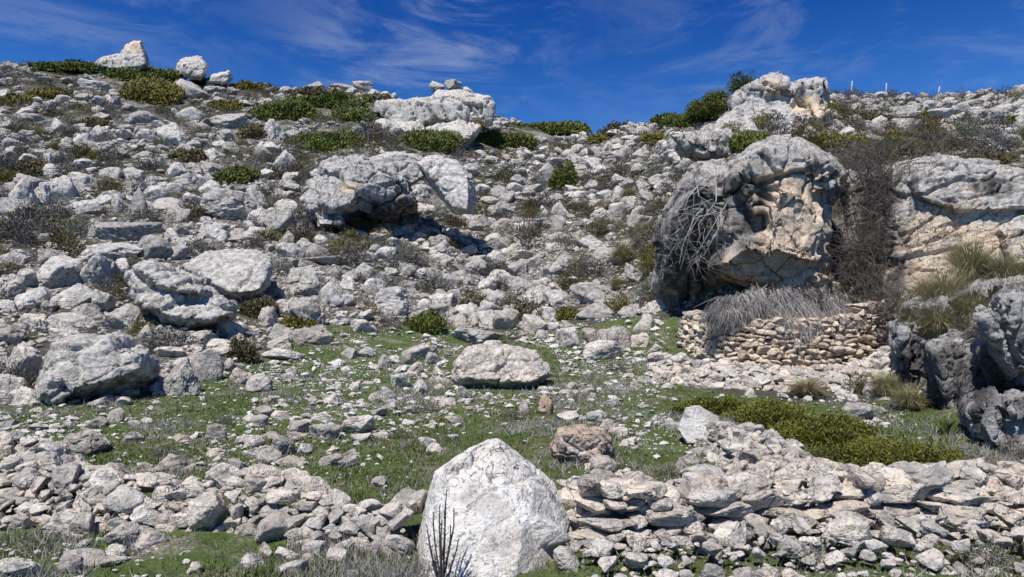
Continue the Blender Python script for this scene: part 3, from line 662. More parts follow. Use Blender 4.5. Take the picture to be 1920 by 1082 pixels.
# ------------------------------------------------------------------ dry stone walls
def resample(path, step):
    p = np.array(path, float); s = np.concatenate([[0], np.cumsum(np.linalg.norm(np.diff(p[:, :2], axis=0), axis=1))])
    t = np.arange(0, s[-1], step); return np.stack([np.interp(t, s, p[:, k]) for k in range(p.shape[1])], 1), s[-1]
def finish_wall(name, label, stones, cat='dry stone wall', mat=M_WALL, group=None):
    """stones: (centre, dims, rotation, rnd, warm); the hundred that show largest become parts"""
    size = np.array([st[1][0]*st[1][2]/st[0][1]**2 for st in stones]); vis = np.array([0 < topix(st[0])[0] < 1920 and topix(st[0])[1] < 1090 for st in stones])
    order = np.argsort(-(size*vis)); org = np.mean([st[0] for st in stones], 0); org[2] = zat(org[0], org[1])
    root = obj(name, None, None, org, label, cat, group); B = Bag()
    for r, i in enumerate(order):
        c, dims, R, rn, wm = stones[i]; wpx = dims[0]*F/c[1]
        if r < 100:
            V, Fc = rock_shape(RNG, 4 if wpx > 34 else 3, RNG.uniform(.07, .14), int(RNG.integers(7, 13)), RNG.uniform(12, 24))
            obj('stone', mesh('stone', (V*dims) @ R.T, Fc, mat, {'rnd': rn, 'warm': wm}, True), root, c-org)
        else:
            V, Fc = PROTO[2][RNG.integers(36)]
            B.add((V*dims) @ R.T+c-org, Fc, rnd=rn, warm=wm)
    f = obj('rubble_fill', B.mesh('rubble_fill', mat), root, kind='stuff')
    return root
def heap_wall(name, label, nodes, sizes, seed, tries=9000, warm=(.2, .9), front=1.15, group=None, extra=()):
    """nodes: x, y of the foot line, height, half width. A tumbled wall: stones packed over a domed bank, largest first"""
    rng = np.random.default_rng(seed); pts, L = resample(nodes, .05); out = []; cell = {}
    dirs = np.gradient(pts[:, :2], axis=0); dirs /= np.linalg.norm(dirs, axis=1)[:, None]
    nrm = np.stack([-dirs[:, 1], dirs[:, 0]], 1)
    nrm *= np.where((nrm*pts[:, :2]).sum(1) > 0, 1, -1)[:, None]       # points away from the viewer
    def surf(i, t):
        x, y = pts[i, :2]+nrm[i]*pts[i, 3]*t
        return x, y, zat_fast(x, y)+pts[i, 2]*max(0, 1-abs(t)**2.4)
    def zat_fast(x, y): return zat(x, y)
    smin, smax = sizes
    for layer, (n, sm, sx, drop, gap) in enumerate(((tries//9, smin*1.9, smax, .30, .64), (tries//3, smin*1.15, smax*.55, .38, .62), (tries, smin*.5, smin*1.4, .6, .66))):
        for _ in range(n):
            i = int(rng.integers(len(pts))); t = rng.uniform(-front, .55)
            w = sm+(sx-sm)*rng.uniform()**2.2; x, y, z = surf(i, t)
            if (CX+F*x/y) < -150 or (CX+F*x/y) > 2070: continue
            h = w*rng.uniform(.34, .72); z += h*(.5-drop)
            key = (int(x//.35), int(y//.35)); bad = False
            for a in (-1, 0, 1):
                for b in (-1, 0, 1):
                    for (X, Y, Z, W) in cell.get((key[0]+a, key[1]+b), ()):
                        if (x-X)**2+(y-Y)**2+((z-Z)*1.5)**2 < (gap*.5*(w+W))**2: bad = True; break
                    if bad: break
                if bad: break
            if bad: continue
            cell.setdefault(key, []).append((x, y, z, w))
            ang = math.atan2(dirs[i, 1], dirs[i, 0])+rng.normal(0, .5)
            lean = (abs(t)**1.4)*.55*(-1 if t > 0 else 1)
            R = np.array(Matrix.Rotation(ang, 3, 'Z') @ Matrix.Rotation(lean+rng.normal(0, .3), 3, 'X') @ Matrix.Rotation(rng.normal(0, .3), 3, 'Y'))
            out.append((np.array([x, y, z]), np.array([w, w*rng.uniform(.6, .9), h]), R, rng.uniform(.3, 1), rng.uniform(*warm)))
    return finish_wall(name, label, out+list(extra), group=group)
def G(px, d): return (px-CX)/F*d
heap_wall('dry_stone_wall', 'tumbled pale stone wall ending at the white boulder, beside open grass',
          [(G(-160, 7.0), 7.0, .5, .8), (G(0, 6.9), 6.9, .48, .75), (G(120, 6.4), 6.4, .33, .52), (G(280, 6.0), 6.0, .25, .38), (G(380, 6.0), 6.0, .28, .36), (G(470, 6.0), 6.0, .39, .36), (G(560, 5.75), 5.75, .29, .32),
           (G(650, 5.45), 5.45, .2, .28), (G(720, 5.35), 5.35, .24, .26), (G(785, 5.25), 5.25, .3, .26)], (.10, .5), 40)
def courses(nodes, seed, hr, wr, dr, warm, batter=.12, wob=.10, back=.5, ratio=.97):
    """rows of flat stones along a wall face. nodes: x, distance, height"""
    rng = np.random.default_rng(seed); out = []; pts, L = resample(nodes, .02)
    dirs = np.gradient(pts[:, :2], axis=0); dirs /= np.linalg.norm(dirs, axis=1)[:, None]; z = -.06
    while z < pts[:, 2].max()+wob*1.5:
        hgt = rng.uniform(*hr); s = rng.uniform(0, .2)
        while s < L-.05:
            w = wr[0]+(wr[1]-wr[0])*rng.uniform()**1.6; i = min(int((s+w/2)/.02), len(pts)-1); x, y, H = pts[i]
            H += wob*math.sin(s*2.1+seed)+wob*.5*math.sin(s*5.3)
            if z < H:
                nb = np.array([-dirs[i, 1], dirs[i, 0]]); nb *= 1 if nb[1] > 0 else -1
                hh = hgt*rng.uniform(.85, 1.5)*(1.25 if w > wr[1]*.7 else 1); off = batter*z+rng.normal(0, .03)
                c = np.array([x+nb[0]*off, y+nb[1]*off, zat(x, y)+z+hgt*.5+rng.normal(0, .018)])
                R = np.array(Matrix.Rotation(math.atan2(dirs[i, 1], dirs[i, 0])+rng.normal(0, .10), 3, 'Z') @ Matrix.Rotation(rng.normal(0, .08), 3, 'X') @ Matrix.Rotation(rng.normal(0, .08), 3, 'Y'))
                out.append((c, np.array([w*1.12, rng.uniform(*dr), hh]), R, rng.uniform(.2, 1), rng.uniform(*warm)))
                if rng.uniform() < back:
                    out.append((c+np.array([nb[0], nb[1], 0])*dr[1]*.85, np.array([w*1.2, dr[1], hgt*1.2]), R, rng.uniform(.2, .8), rng.uniform(*warm)))
            s += w*ratio
        z += hgt*.9
    return out
heap_wall('dry_stone_wall', 'long pale stacked stone wall running from the white boulder towards the juniper mat',
          [(G(1060, 5.45), 5.45, .34, .2), (G(1150, 5.5), 5.5, .36, .25), (G(1290, 5.65), 5.65, .36, .3), (G(1450, 5.95), 5.95, .34, .4), (G(1600, 6.15), 6.15, .33, .48), (G(1760, 6.25), 6.25, .33, .5), (G(1920, 6.25), 6.25, .34, .5), (G(2100, 6.25), 6.25, .34, .5)], (.10, .5), 41, 8000, (.3, 1.), .75,
          extra=courses([(G(1066, 5.12), 5.12, .34), (G(1150, 5.12), 5.12, .36), (G(1290, 5.22), 5.22, .36), (G(1450, 5.4), 5.4, .33), (G(1600, 5.5), 5.5, .3), (G(1760, 5.55), 5.55, .3), (G(2080, 5.55), 5.55, .3)], 71, (.085, .18), (.12, .56), (.2, .32), (.3, 1.), .25, .05, .5, .94))
heap_wall('dry_stone_wall', 'collapsed stone wall joining the upright slab to the long front wall',
          [(G(1355, 8.9), 8.9, .24, .3), (G(1400, 8.4), 8.4, .30, .4), (G(1435, 7.8), 7.8, .30, .45), (G(1465, 7.2), 7.2, .28, .45), (G(1475, 6.6), 6.6, .28, .4)], (.11, .42), 42, 5000)
heap_wall('rubble_bank', 'spill of pale rubble at the foot of the stone pen',
          [(G(1235, 16.0), 16.0, .35, 1.0), (G(1350, 15.4), 15.4, .24, 1.2), (G(1480, 15.0), 15.0, .2, 1.2), (G(1600, 15.4), 15.4, .16, 1.0), (G(1660, 15.8), 15.8, .15, .8)], (.13, .5), 43, 7000, (.3, .9))
heap_wall('rubble_bank', 'loose spill of small pale stones along the foot of the long front wall',
          [(G(1085, 4.75), 4.75, .1, .3), (G(1300, 4.85), 4.85, .12, .4), (G(1500, 5.0), 5.0, .16, .45), (G(1700, 5.1), 5.1, .2, .5), (G(1920, 5.1), 5.1, .22, .5), (G(2080, 5.1), 5.1, .2, .5)], (.08, .34), 44, 520, (.1, .7))
def pen_wall():
    nodes = [(G(1275, 20.2), 20.2, 1.0), (G(1300, 19.2), 19.2, .95), (G(1330, 18.0), 18.0, 1.1), (G(1370, 17.3), 17.3, 1.22), (G(1450, 17.0), 17.0, 1.25), (G(1550, 17.0), 17.0, 1.25), (G(1620, 17.3), 17.3, 1.38), (G(1662, 17.8), 17.8, .9)]
    out = courses(nodes, 61, (.11, .18), (.17, .46), (.26, .36), (.7, 1.2), wob=.03, ratio=.9)
    finish_wall('stone_pen_wall', 'neatly coursed dry stone wall of the pen beneath the outcrop', out, mat=M_PEN)
pen_wall()
block(1450, 640, 200, 60); mark('the coursed pen wall', 1470, 650, 180, 45)
# ------------------------------------------------------------------ plants
def unit(n, rng): v = rng.normal(size=(n, 3)); return v/np.linalg.norm(v, axis=1)[:, None]
def tris(c, a, b, rng_vals, **at):
    """triangles with a base c +- b and a tip c + a"""
    V = np.stack([c-b, c+b, c+a], 1).reshape(-1, 3); Fc = np.arange(len(V)).reshape(-1, 3)
    return V, Fc, np.repeat(rng_vals, 3)
def quads(c, a, b, rv):
    V = np.stack([c-b, c-b*.6+a*.7, c+a, c+b*.7+a*.4], 1).reshape(-1, 4, 3).reshape(-1, 3)
    return V, np.arange(len(V)).reshape(-1, 4), np.repeat(rv, 4)
def mound_pts(n, W, T, H, rng, seed, lump=.32, fill=.35, freq=2.2):
    """points through the outer part of a lumpy mound, and their outward directions"""
    u = unit(n, rng); u[:, 2] = np.abs(u[:, 2])*1.0
    r = 1+lump*fbm(u*freq+seed, 3, int(seed))*1.6
    r *= 1-fill*rng.uniform(0, 1, n)**1.6
    return u*r[:, None]*np.array([W/2, T/2, H]), u, r
def shrub_foliage(W, T, H, px_scale, rng, seed, leaf_px=2.2, dens=1.0, lump=.32, freq=2.4):
    """leaf clumps: px_scale = photo pixels per metre"""
    area = (W*H+W*T*.4)*px_scale**2
    n = int(np.clip(area*1.35*dens, 500, 24000)); nl = int(rng.integers(9, 15))
    an = rng.uniform(0, 2*math.pi, nl); rr = .62*np.sqrt(rng.uniform(0, 1, nl)); ctr = np.stack([rr*np.cos(an), rr*np.sin(an), 0*an], 1); rad = rng.uniform(.30, .55, nl)*(1.1-.55*rr); hz = rng.uniform(.55, 1.0, nl)*(1.05-.6*rr)
    li = rng.choice(nl, n, p=rad**2/(rad**2).sum()); u = unit(n, rng); u[:, 2] = np.abs(u[:, 2]); r = (1+.45*fbm(u*freq+li[:, None]*3.1+seed, 3, int(seed)))*(1-.45*rng.uniform(0, 1, n)**1.5)
    c = (ctr[li]+u*r[:, None]*np.stack([rad[li], rad[li], hz[li]], 1))*np.array([W/2, T/2, H])
    ls = leaf_px/px_scale
    a = (u*.7+unit(n, rng)*.8+np.array([0, 0, .25])); a /= np.linalg.norm(a, axis=1)[:, None]
    b = np.cross(a, unit(n, rng)); b /= np.linalg.norm(b, axis=1)[:, None]
    L = ls*rng.uniform(.8, 2.2, n)[:, None]
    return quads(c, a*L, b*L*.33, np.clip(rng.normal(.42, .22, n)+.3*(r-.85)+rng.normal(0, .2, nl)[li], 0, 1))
KMAT = {'green': M_JUN, 'mat': M_MAT, 'olive': M_OLIVE, 'brown': M_BROWN, 'grey': M_GREYSH, 'sage': M_SAGE, 'twig': M_TWIG}
def tube(Pts, R, sides=4):
    Pts = np.asarray(Pts, float); n = len(Pts); t = np.gradient(Pts, axis=0); t /= np.maximum(np.linalg.norm(t, axis=1), 1e-9)[:, None]
    ref = np.where(np.abs(t[:, 2:3]) < .9, np.array([[0, 0, 1.]]), np.array([[1., 0, 0]])); u = np.cross(t, ref); u /= np.linalg.norm(u, axis=1)[:, None]; v = np.cross(t, u)
    an = np.arange(sides)*2*math.pi/sides
    V = (Pts[:, None]+np.asarray(R)[:, None, None]*(np.cos(an)[None, :, None]*u[:, None]+np.sin(an)[None, :, None]*v[:, None])).reshape(-1, 3)
    Fc = [[i*sides+k, i*sides+(k+1) % sides, (i+1)*sides+(k+1) % sides, (i+1)*sides+k] for i in range(n-1) for k in range(sides)]
    return V, np.array(Fc)
def branch(B, p, dr, L, r, depth, rng, rn=None, wig=.25, split=(2, 4), droop=0., shrink=.68, sides=4):
    n = 5; pts = [p]; dcur = dr/np.linalg.norm(dr)
    for k in range(n-1):
        dcur = dcur+rng.normal(0, wig, 3)*.6+np.array([0, 0, droop]); dcur /= np.linalg.norm(dcur); pts.append(pts[-1]+dcur*L/(n-1))
    B.add(*tube(pts, np.linspace(r, r*.55, n), sides), rnd=rng.uniform(0, 1) if rn is None else rn)
    if depth > 0:
        for _ in range(int(rng.integers(split[0], split[1]+1))):
            j = int(rng.integers(2, n)); dd = dcur+rng.normal(0, .55, 3); branch(B, pts[j], dd, L*rng.uniform(.55, .9)*shrink/.68, r*.55, depth-1, rng, rn, wig, split, droop, shrink, 3)
def make_shrub(px, pyb, w, h, kind, label, name='shrub', cat='shrub', d=None, tall=1.0):
    d = hit(px, pyb) if d is None else d
    k = d/F; W, H = w*k*(1.42 if pyb < 360 else 1.2), h*k*1.3; T = max(W*.55, min(W, H*2.0)); rng = np.random.default_rng(int(px*7+pyb))
    steep = (zat(G(px, d+T), d+T)-zat(G(px, d), d))/T
    dc = d+T*.45; H = max(H-np.clip(steep, 0, .6)*T*.6, H*.6); root = obj(name, None, None, [G(px, dc), dc, zat(G(px, dc), dc)-.03], label, cat)
    V, Fc, rv = shrub_foliage(W, T, H*.92, 1/k*1.067/1.875*1.6, rng, rng.uniform(0, 90), 3.2)
    V[:, 2] += V[:, 1]*np.clip(steep, -.2, .6)
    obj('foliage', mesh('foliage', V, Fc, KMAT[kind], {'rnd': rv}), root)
    B = Bag()
    for _ in range(9):
        a = rng.uniform(0, 2*math.pi); branch(B, np.array([W*.01*math.cos(a), T*.01*math.sin(a), -.05]), np.array([math.cos(a)*W*.35, math.sin(a)*T*.35, H*.6]), min(W, T, H*1.8)*.45, max(.008, H*.018), 1, rng)
    obj('stem', B.mesh('stem', M_TWIG), root)
    return root
for s in SHRUB: make_shrub(*s)
mark('the yellow-green juniper mat', 295, 176, 80, 26); mark('the round dark green bush', 1060, 330, 26, 28); mark('the wide juniper over the overhanging rock', 615, 262, 58, 25)
mark('the bright juniper below the crag', 930, 258, 56, 22); mark('the meadow edge juniper', 797, 608, 42, 20); mark('the mid slope juniper', 445, 326, 40, 18); mark('the bright green juniper mat', 1660, 850, 130, 40)
mark('the dark juniper on the upper slope', 528, 210, 50, 22); mark('the saddle juniper', 1030, 238, 70, 14); mark('the cliff top scrub', 1760, 275, 90, 16)
# small trees on the ridge
def small_tree(px, pyb, w, h, label, kind='green'):
    d = hit(px, pyb); k = d/F; W, H = w*k, h*k; rng = np.random.default_rng(px)
    root = obj('tree', None, None, [G(px, d), d, zat(G(px, d), d)], label, 'tree')
    B = Bag()
    for _ in range(3): branch(B, np.array([0, 0, -.1]), np.array([rng.normal(0, .3), rng.normal(0, .3), 1.]), H*.42, H*.035, 2, rng)
    obj('trunk', B.mesh('trunk', M_TWIG), root)
    C = []
    n = int(w*h*2.2); cl = rng.normal(size=(22, 3))*np.array([W*.22, W*.2, H*.19])+np.array([0, 0, H*.58])
    c = cl[rng.integers(22, size=n)]+rng.normal(size=(n, 3))*np.array([W*.1, W*.1, H*.085]); u = unit(n, rng); b = np.cross(u, unit(n, rng)); L = k*3*rng.uniform(.6, 1.5, n)[:, None]
    V, Fc, rv = quads(c, u*L, b*L*.4, rng.uniform(0, 1, n))
    obj('crown', mesh('crown', V, Fc, KMAT[kind], {'rnd': rv}), root)
small_tree(1340, 226, 66, 50, 'dark wind-bent tree beside the square topped tor')
small_tree(1314, 232, 56, 40, 'smaller dark tree next to the wind-bent tree')
def top_tree(px, py, w, h, d, label):
    k = d/F; W, H = w*k, h*k; rng = np.random.default_rng(px); z = P(px, py, d)[2]
    root = obj('bush', None, None, [G(px, d), d, z], label, 'bush')
    n = 2600; c, u, r = mound_pts(n, W, W, H, rng, 5., .5, .7); b = np.cross(u, unit(n, rng)); a = unit(n, rng)*.6+u; L = k*3*rng.uniform(.6, 1.6, n)[:, None]
    V, Fc, rv = quads(c, a*L, b*L*.4, rng.uniform(0, .6, n)); obj('foliage', mesh('foliage', V, Fc, M_JUN, {'rnd': rv}), root)
    B = Bag(); branch(B, np.array([0, 0, -.4]), np.array([.1, 0, 1]), H*.45, .05, 2, rng); obj('stem', B.mesh('stem', M_TWIG), root)
top_tree(1393, 170, 50, 26, 50.3, 'dark bush clinging to the top of the square topped tor')
# cushions of grey, sage and brown spiny scrub
def twig_mound(kind, rng, n=900, sharp=.9):
    c, u, r = mound_pts(n, 1, 1, .62, rng, rng.uniform(0, 50), .26, .5, 2.6)
    a = u*.9+unit(n, rng)*.7; a /= np.linalg.norm(a, axis=1)[:, None]; b = np.cross(a, unit(n, rng)); b /= np.maximum(np.linalg.norm(b, axis=1), 1e-6)[:, None]
    L = rng.uniform(.05, .13, n)[:, None]
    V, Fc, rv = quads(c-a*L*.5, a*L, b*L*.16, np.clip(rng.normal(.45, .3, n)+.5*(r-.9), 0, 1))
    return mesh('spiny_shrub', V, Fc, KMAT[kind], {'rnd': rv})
PM = {k: [twig_mound(k, RNG, 1100 if k != 'twig' else 700) for _ in range(4)] for k in ('grey', 'sage', 'brown', 'olive', 'twig')}
CUSH = [(320, 668, 150, 46, 'grey'), (985, 472, 74, 62, 'twig'), (1060, 467, 66, 28, 'sage'), (1057, 522, 60, 22, 'grey'), (940, 545, 34, 26, 'grey'), (955, 640, 40, 26, 'twig'), (730, 625, 60, 34, 'twig'), (850, 470, 60, 20, 'brown'),
 (780, 500, 80, 24, 'sage'), (700, 535, 60, 24, 'grey'), (640, 470, 70, 26, 'sage'), (600, 455, 60, 24, 'sage'), (950, 345, 80, 34, 'grey'), (1000, 400, 40, 36, 'twig'), (1010, 360, 40, 40, 'twig'), (1160, 335, 50, 34, 'twig'), (700, 265, 60, 44, 'twig'),
 (30, 460, 60, 50, 'grey'), (150, 450, 60, 36, 'sage'), (110, 410, 50, 26, 'sage'), (280, 320, 70, 26, 'sage'), (100, 220, 44, 22, 'grey'), (200, 270, 30, 24, 'grey'), (175, 270, 22, 24, 'grey'), (110, 290, 46, 24, 'olive'), (180, 308, 46, 26, 'olive'),
 (270, 290, 60, 16, 'brown'), (140, 265, 36, 18, 'brown'), (20, 735, 70, 50, 'grey'), (205, 730, 30, 34, 'twig'), (640, 360, 60, 60, 'grey'), (590, 390, 46, 40, 'grey'), (545, 340, 50, 36, 'grey'), (500, 370, 40, 30, 'sage'), (1190, 300, 50, 24, 'grey'),
 (1410, 925, 60, 36, 'twig'), (1560, 1010, 70, 40, 'sage'), (1515, 1075, 90, 46, 'sage'), (1860, 1075, 110, 50, 'sage'), (1800, 868, 90, 26, 'sage'), (1900, 865, 60, 40, 'twig'), (310, 860, 60, 24, 'twig'), (800, 775, 60, 22, 'twig'), (845, 830, 40, 18, 'twig'),
 (1160, 700, 60, 22, 'twig'), (1250, 900, 60, 28, 'twig'), (755, 825, 50, 20, 'twig'), (420, 800, 50, 20, 'twig'), (960, 790, 40, 24, 'twig'), (1150, 800, 50, 20, 'twig'), (1620, 640, 80, 70, 'brown'), (1590, 560, 60, 60, 'grey'), (1720, 640, 60, 50, 'brown'), (1320, 445, 40, 40, 'brown')]
def place_cushion(px, pyb, w, h, kind, d=None, rng=RNG, z=None):
    d = hit(px, pyb) if d is None else d; k = d/F; W, H = w*k, h*k; T = min(W, max(W*.6, H*1.6))
    o = obj('spiny_shrub', PM[kind][rng.integers(4)], None, [G(px, d+T*.4), d+T*.4, (zat(G(px, d+T*.2), d+T*.2) if z is None else z)-.02])
    o.scale = (W, T, H/.62); o.rotation_euler = (0, 0, rng.uniform(-.5, .5) if W > T*1.3 else rng.uniform(0, 6.28))
    REC.append(dict(o=o, kind='spiny_shrub', px=px, py=pyb-h/2, w=w, h=h, adj=kind, near=False))
for c in CUSH: place_cushion(*c)
def slope_scrub():
    rng = np.random.default_rng(21)
    x, y, z, s, u, py = scatter(30000, 13, 96, rng, .30, 1.7, 1.6)
    q = np.stack([x, y, x*0], 1); veg = fbm(q*.16, 4, 77)+.35*fbm(q*.8, 2, 78)
    keep = (meadow_mask(x, y) < .5) & ~blocked(u, py-s*F/y*.2) & (rng.uniform(0, 1, len(x)) < np.clip(.62+2.0*veg, .12, 1)) & ~inpoly(u, py, PEN)
    x, y, z, s, u, py = [a[keep] for a in (x, y, z, s, u, py)]
    wpx = s*F/y; inview = (u > 0) & (u < 1920)
    kinds = np.array(['grey', 'grey', 'sage', 'brown', 'brown', 'olive', 'twig'])[rng.integers(7, size=len(x))]
    big = np.argsort(-np.where(inview, wpx, 0))[:290-len(CUSH)]; isbig = np.zeros(len(x), bool); isbig[big] = True
    for i in big: place_cushion(float(u[i]), float(py[i]), float(wpx[i]), float(wpx[i]*rng.uniform(.4, .7)), str(kinds[i]), float(y[i]), rng)
    for kd in ('grey', 'sage', 'brown', 'olive', 'twig'):
        B = Bag(); base = PM[kd][0]; nv = len(base.vertices); co = np.empty(nv*3, np.float32); base.vertices.foreach_get('co', co); co = co.reshape(-1, 4, 3)
        for i in np.nonzero(~isbig & (kinds == kd))[0]:
            m = int(np.clip(wpx[i]**2*.9, 40, 420)); sel = rng.integers(len(co), size=m); g = max(1., math.sqrt(420/m)*.8)
            Q = co[sel]; cc = Q.mean(1, keepdims=True); Q = cc+(Q-cc)*g
            Q = (Q.reshape(-1, 3)*np.array([s[i], s[i], s[i]*rng.uniform(.7, 1.1)])) @ rotm(rng, .0).T+np.array([x[i], y[i], z[i]-.02])
            B.add(Q, np.arange(len(Q)).reshape(-1, 4), rnd=np.repeat(rng.uniform(0, 1, m), 4))
        obj('undergrowth', B.mesh('undergrowth', KMAT[kd]), label=f'thin cover of small {"bare grey" if kd=="twig" else kd} scrub across the hillside', cat='undergrowth', kind='stuff')
slope_scrub()
# tussocks of straw grass
def tussock_mesh(rng, n=1700, spread=1.0):
    a = rng.uniform(0, 2*math.pi, n); rr = .16*np.sqrt(rng.uniform(0, 1, n)); base = np.stack([rr*np.cos(a), rr*np.sin(a), 0*a], 1)
    lean = rng.uniform(.05, spread, n)*(.4+rr/.16*.6); L = rng.uniform(.45, 1.0, n)
    d1 = np.stack([np.cos(a)*np.sin(lean), np.sin(a)*np.sin(lean), np.cos(lean)], 1); l2 = lean+rng.uniform(.3, 1.3, n)
    d2 = np.stack([np.cos(a)*np.sin(l2), np.sin(a)*np.sin(l2), np.cos(l2)], 1)
    side = np.stack([-np.sin(a), np.cos(a), 0*a], 1)*.0045
    m = base+d1*L[:, None]*.55; t = m+d2*L[:, None]*.45
    V = np.stack([base-side, base+side, m+side*.8, m-side*.8, t], 1).reshape(-1, 3); i = np.arange(n)*5
    Fc = np.concatenate([np.stack([i, i+1, i+2, i+3], 1), np.stack([i+3, i+2, i+4, i+4], 1)])
    V2 = np.stack([base-side, base+side, m+side*.8, m-side*.8, m-side*.8, m+side*.8, t+side*.1, t-side*.1], 1).reshape(-1, 3)
    return mesh('tussock', V2, np.arange(len(V2)).reshape(-1, 4), M_TUSS, {'rnd': np.repeat(rng.uniform(0, 1, n), 8)})
TM = [tussock_mesh(RNG) for _ in range(4)]
def place_tussock(px, pyb, w, h, label, d=None, z=None):
    d = hit(px, pyb) if d is None else d; k = d/F; W, H = w*k, h*k
    zz = (zat(G(px, d), d) if z is None else z)-.03
    o = obj('grass_tussock', TM[RNG.integers(4)], None, [G(px, d), d+W*.2, zz], label, 'grass tussock')
    o.scale = (W*.75, W*.75, H*1.15); o.rotation_euler = (0, 0, RNG.uniform(0, 6.28))
for a in [(1170, 500, 70, 60, 'straw tussock behind the pale block by the outcrop'), (1205, 462, 60, 56, 'straw tussock against the shaded foot of the outcrop'), (1135, 440, 50, 40, 'straw tussock among boulders uphill of the pale block'),
          (1160, 545, 46, 34, 'low straw tussock behind flat grey boulders'), (1215, 520, 40, 50, 'narrow straw tussock touching the shaded outcrop'), (1520, 748, 96, 50, 'dense brownish tussock on the rubble below the pen wall'),
          (1668, 748, 80, 64, 'greenish tussock at the end of the pen wall'), (1712, 772, 84, 60, 'greenish tussock under the dark hollow by the ledge'), (1130, 400, 44, 30, 'small straw tussock on the slope uphill of the outcrop'), (1090, 395, 40, 26, 'small straw tussock below the round dark green bush'),
          (1180, 375, 40, 30, 'small straw tussock beside the outcrop crest')]:
    place_tussock(*a)
for px, py, w, h, d, lab in [(1790, 590, 120, 110, 13.0, 'wide straw tussock hanging over the rock ledge hollow'), (1840, 540, 130, 110, 14.5, 'tall straw tussock at the foot of the cliff'), (1900, 545, 110, 90, 14.2, 'straw tussock at the edge of the frame by the cliff'),
                              (1770, 640, 110, 100, 12.4, 'drooping straw tussock over the dark hollow'), (1870, 655, 120, 80, 11.2, 'straw tussock on the middle of the rock ledge'), (1915, 640, 90, 80, 11.0, 'straw tussock on the ledge by the frame edge'), (1745, 560, 70, 50, 14.5, 'small straw tussock at the cliff base'), (1720, 610, 70, 60, 13.6, 'drooping straw tussock at the gully mouth'), (1820, 500, 90, 60, 16.0, 'straw tussock high on the shelf under the cream cliff'), (1830, 610, 100, 90, 12.4, 'shaggy straw tussock midway over the rock ledge'), (1900, 590, 110, 90, 12.6, 'shaggy straw tussock above the ledge at the frame edge')]:
    place_tussock(px, py, w, h, lab, d, P(px, py, d)[2])
# tangled bare bushes and dead branches by the outcrop
def bare_bush(name, label, px, py, d, W, H, n, L, r, mat, rng, droop=0., depth=3, dirbias=(0, 0, .6), cat='bush'):
    B = Bag(); org = P(px, py, d)
    for _ in range(n):
        p = np.array([rng.uniform(-.5, .5)*W, rng.uniform(-.3, .3)*min(W, 1.6), rng.uniform(-.5, .5)*H]); dd = rng.normal(0, 1, 3)+np.array(dirbias)
        branch(B, p, dd, L*rng.uniform(.6, 1.2), r, depth, rng, None, .35, (2, 3), droop)
    root = obj(name, None, None, org, label, cat); obj('branches', B.mesh('branches', mat), root); return root
rng = np.random.default_rng(91)
bare_bush('bare_bush', 'large tangled bare grey bush in the gully beside the outcrop', 1652, 390, 19.8, 1.7, 2.4, 190, .75, .013, M_TWIG, rng)
bare_bush('bare_bush', 'dark bare bush hanging low in the gully over the pen wall', 1632, 500, 19.2, 1.4, 1.4, 130, .6, .011, M_TWIG, rng, -.05)
bare_bush('bare_bush', 'bare thorny bush on the cliff top behind the gully', 1680, 305, 21.2, 2.4, 1.0, 120, .6, .012, M_TWIG, rng)
bare_bush('bare_bush', 'bare thorny bush spreading along the cliff brow', 1800, 290, 23.5, 2.4, .6, 60, .5, .012, M_TWIG, rng)
bare_bush('bare_bush', 'small dark thorny bush clinging to the cliff wall', 1740, 450, 18.6, .5, .6, 14, .4, .010, M_TWIG, rng)
def dead_fan():
    rg = np.random.default_rng(44); B = Bag(); org = P(1330, 350, 19.3)
    for k in range(15):
        a = P(rg.uniform(1295, 1368), rg.uniform(310, 400), 19.6+rg.uniform(-.2, .4)); b = P(rg.uniform(1222, 1350), rg.uniform(395, 512), 19.0+rg.uniform(-.7, .5))
        m = a+(b-a)*.4+np.array([rg.normal(-.15, .16), -.2, rg.normal(.08, .16)]); q = a+(b-a)*.75+rg.normal(0, .13, 3)
        B.add(*tube([a-org, m-org, q-org, b-org], np.array([.015, .011, .007, .003])*rg.uniform(.6, 1.2), 4), rnd=rg.uniform(0, 1))
        for _ in range(int(rg.integers(5, 10))):
            t = rg.uniform(.1, .95); p = m+(b-m)*t; dv = (b-a)/np.linalg.norm(b-a)+rg.normal(0, .75, 3); branch(B, p-org, dv, rg.uniform(.2, .6), .0055, 2, rg, None, .35, (1, 2))
    root = obj('dead_branches', None, None, org, 'fan of pale dead branches drooping over the shaded outcrop flank', 'dead branches'); obj('branches', B.mesh('branches', M_PALE), root)
dead_fan()
bare_bush('bare_bush', 'dark scrub on the ledge below the straw tussocks', 1850, 640, 10.6, .9, .4, 24, .3, .006, M_TWIG, rng)
bare_bush('bare_bush', 'dark twiggy scrub in the hollow at the end of the pen wall', 1690, 590, 17.2, 1.3, 1.0, 140, .45, .010, M_TWIG, rng)
def dead_sapling():
    rng = np.random.default_rng(3); d = hit(690, 272); B = Bag()
    branch(B, np.zeros(3), np.array([-.1, 0, 1]), 2.0, .06, 4, rng, .7, .2, (2, 4)); root = obj('bare_tree', None, None, [G(690, d), d, zat(G(690, d), d)], 'thin bare grey tree below the fissured crag', 'tree'); obj('branches', B.mesh('branches', M_PALE), root)
dead_sapling(); mark('the thin bare tree', 692, 245, 20, 28)
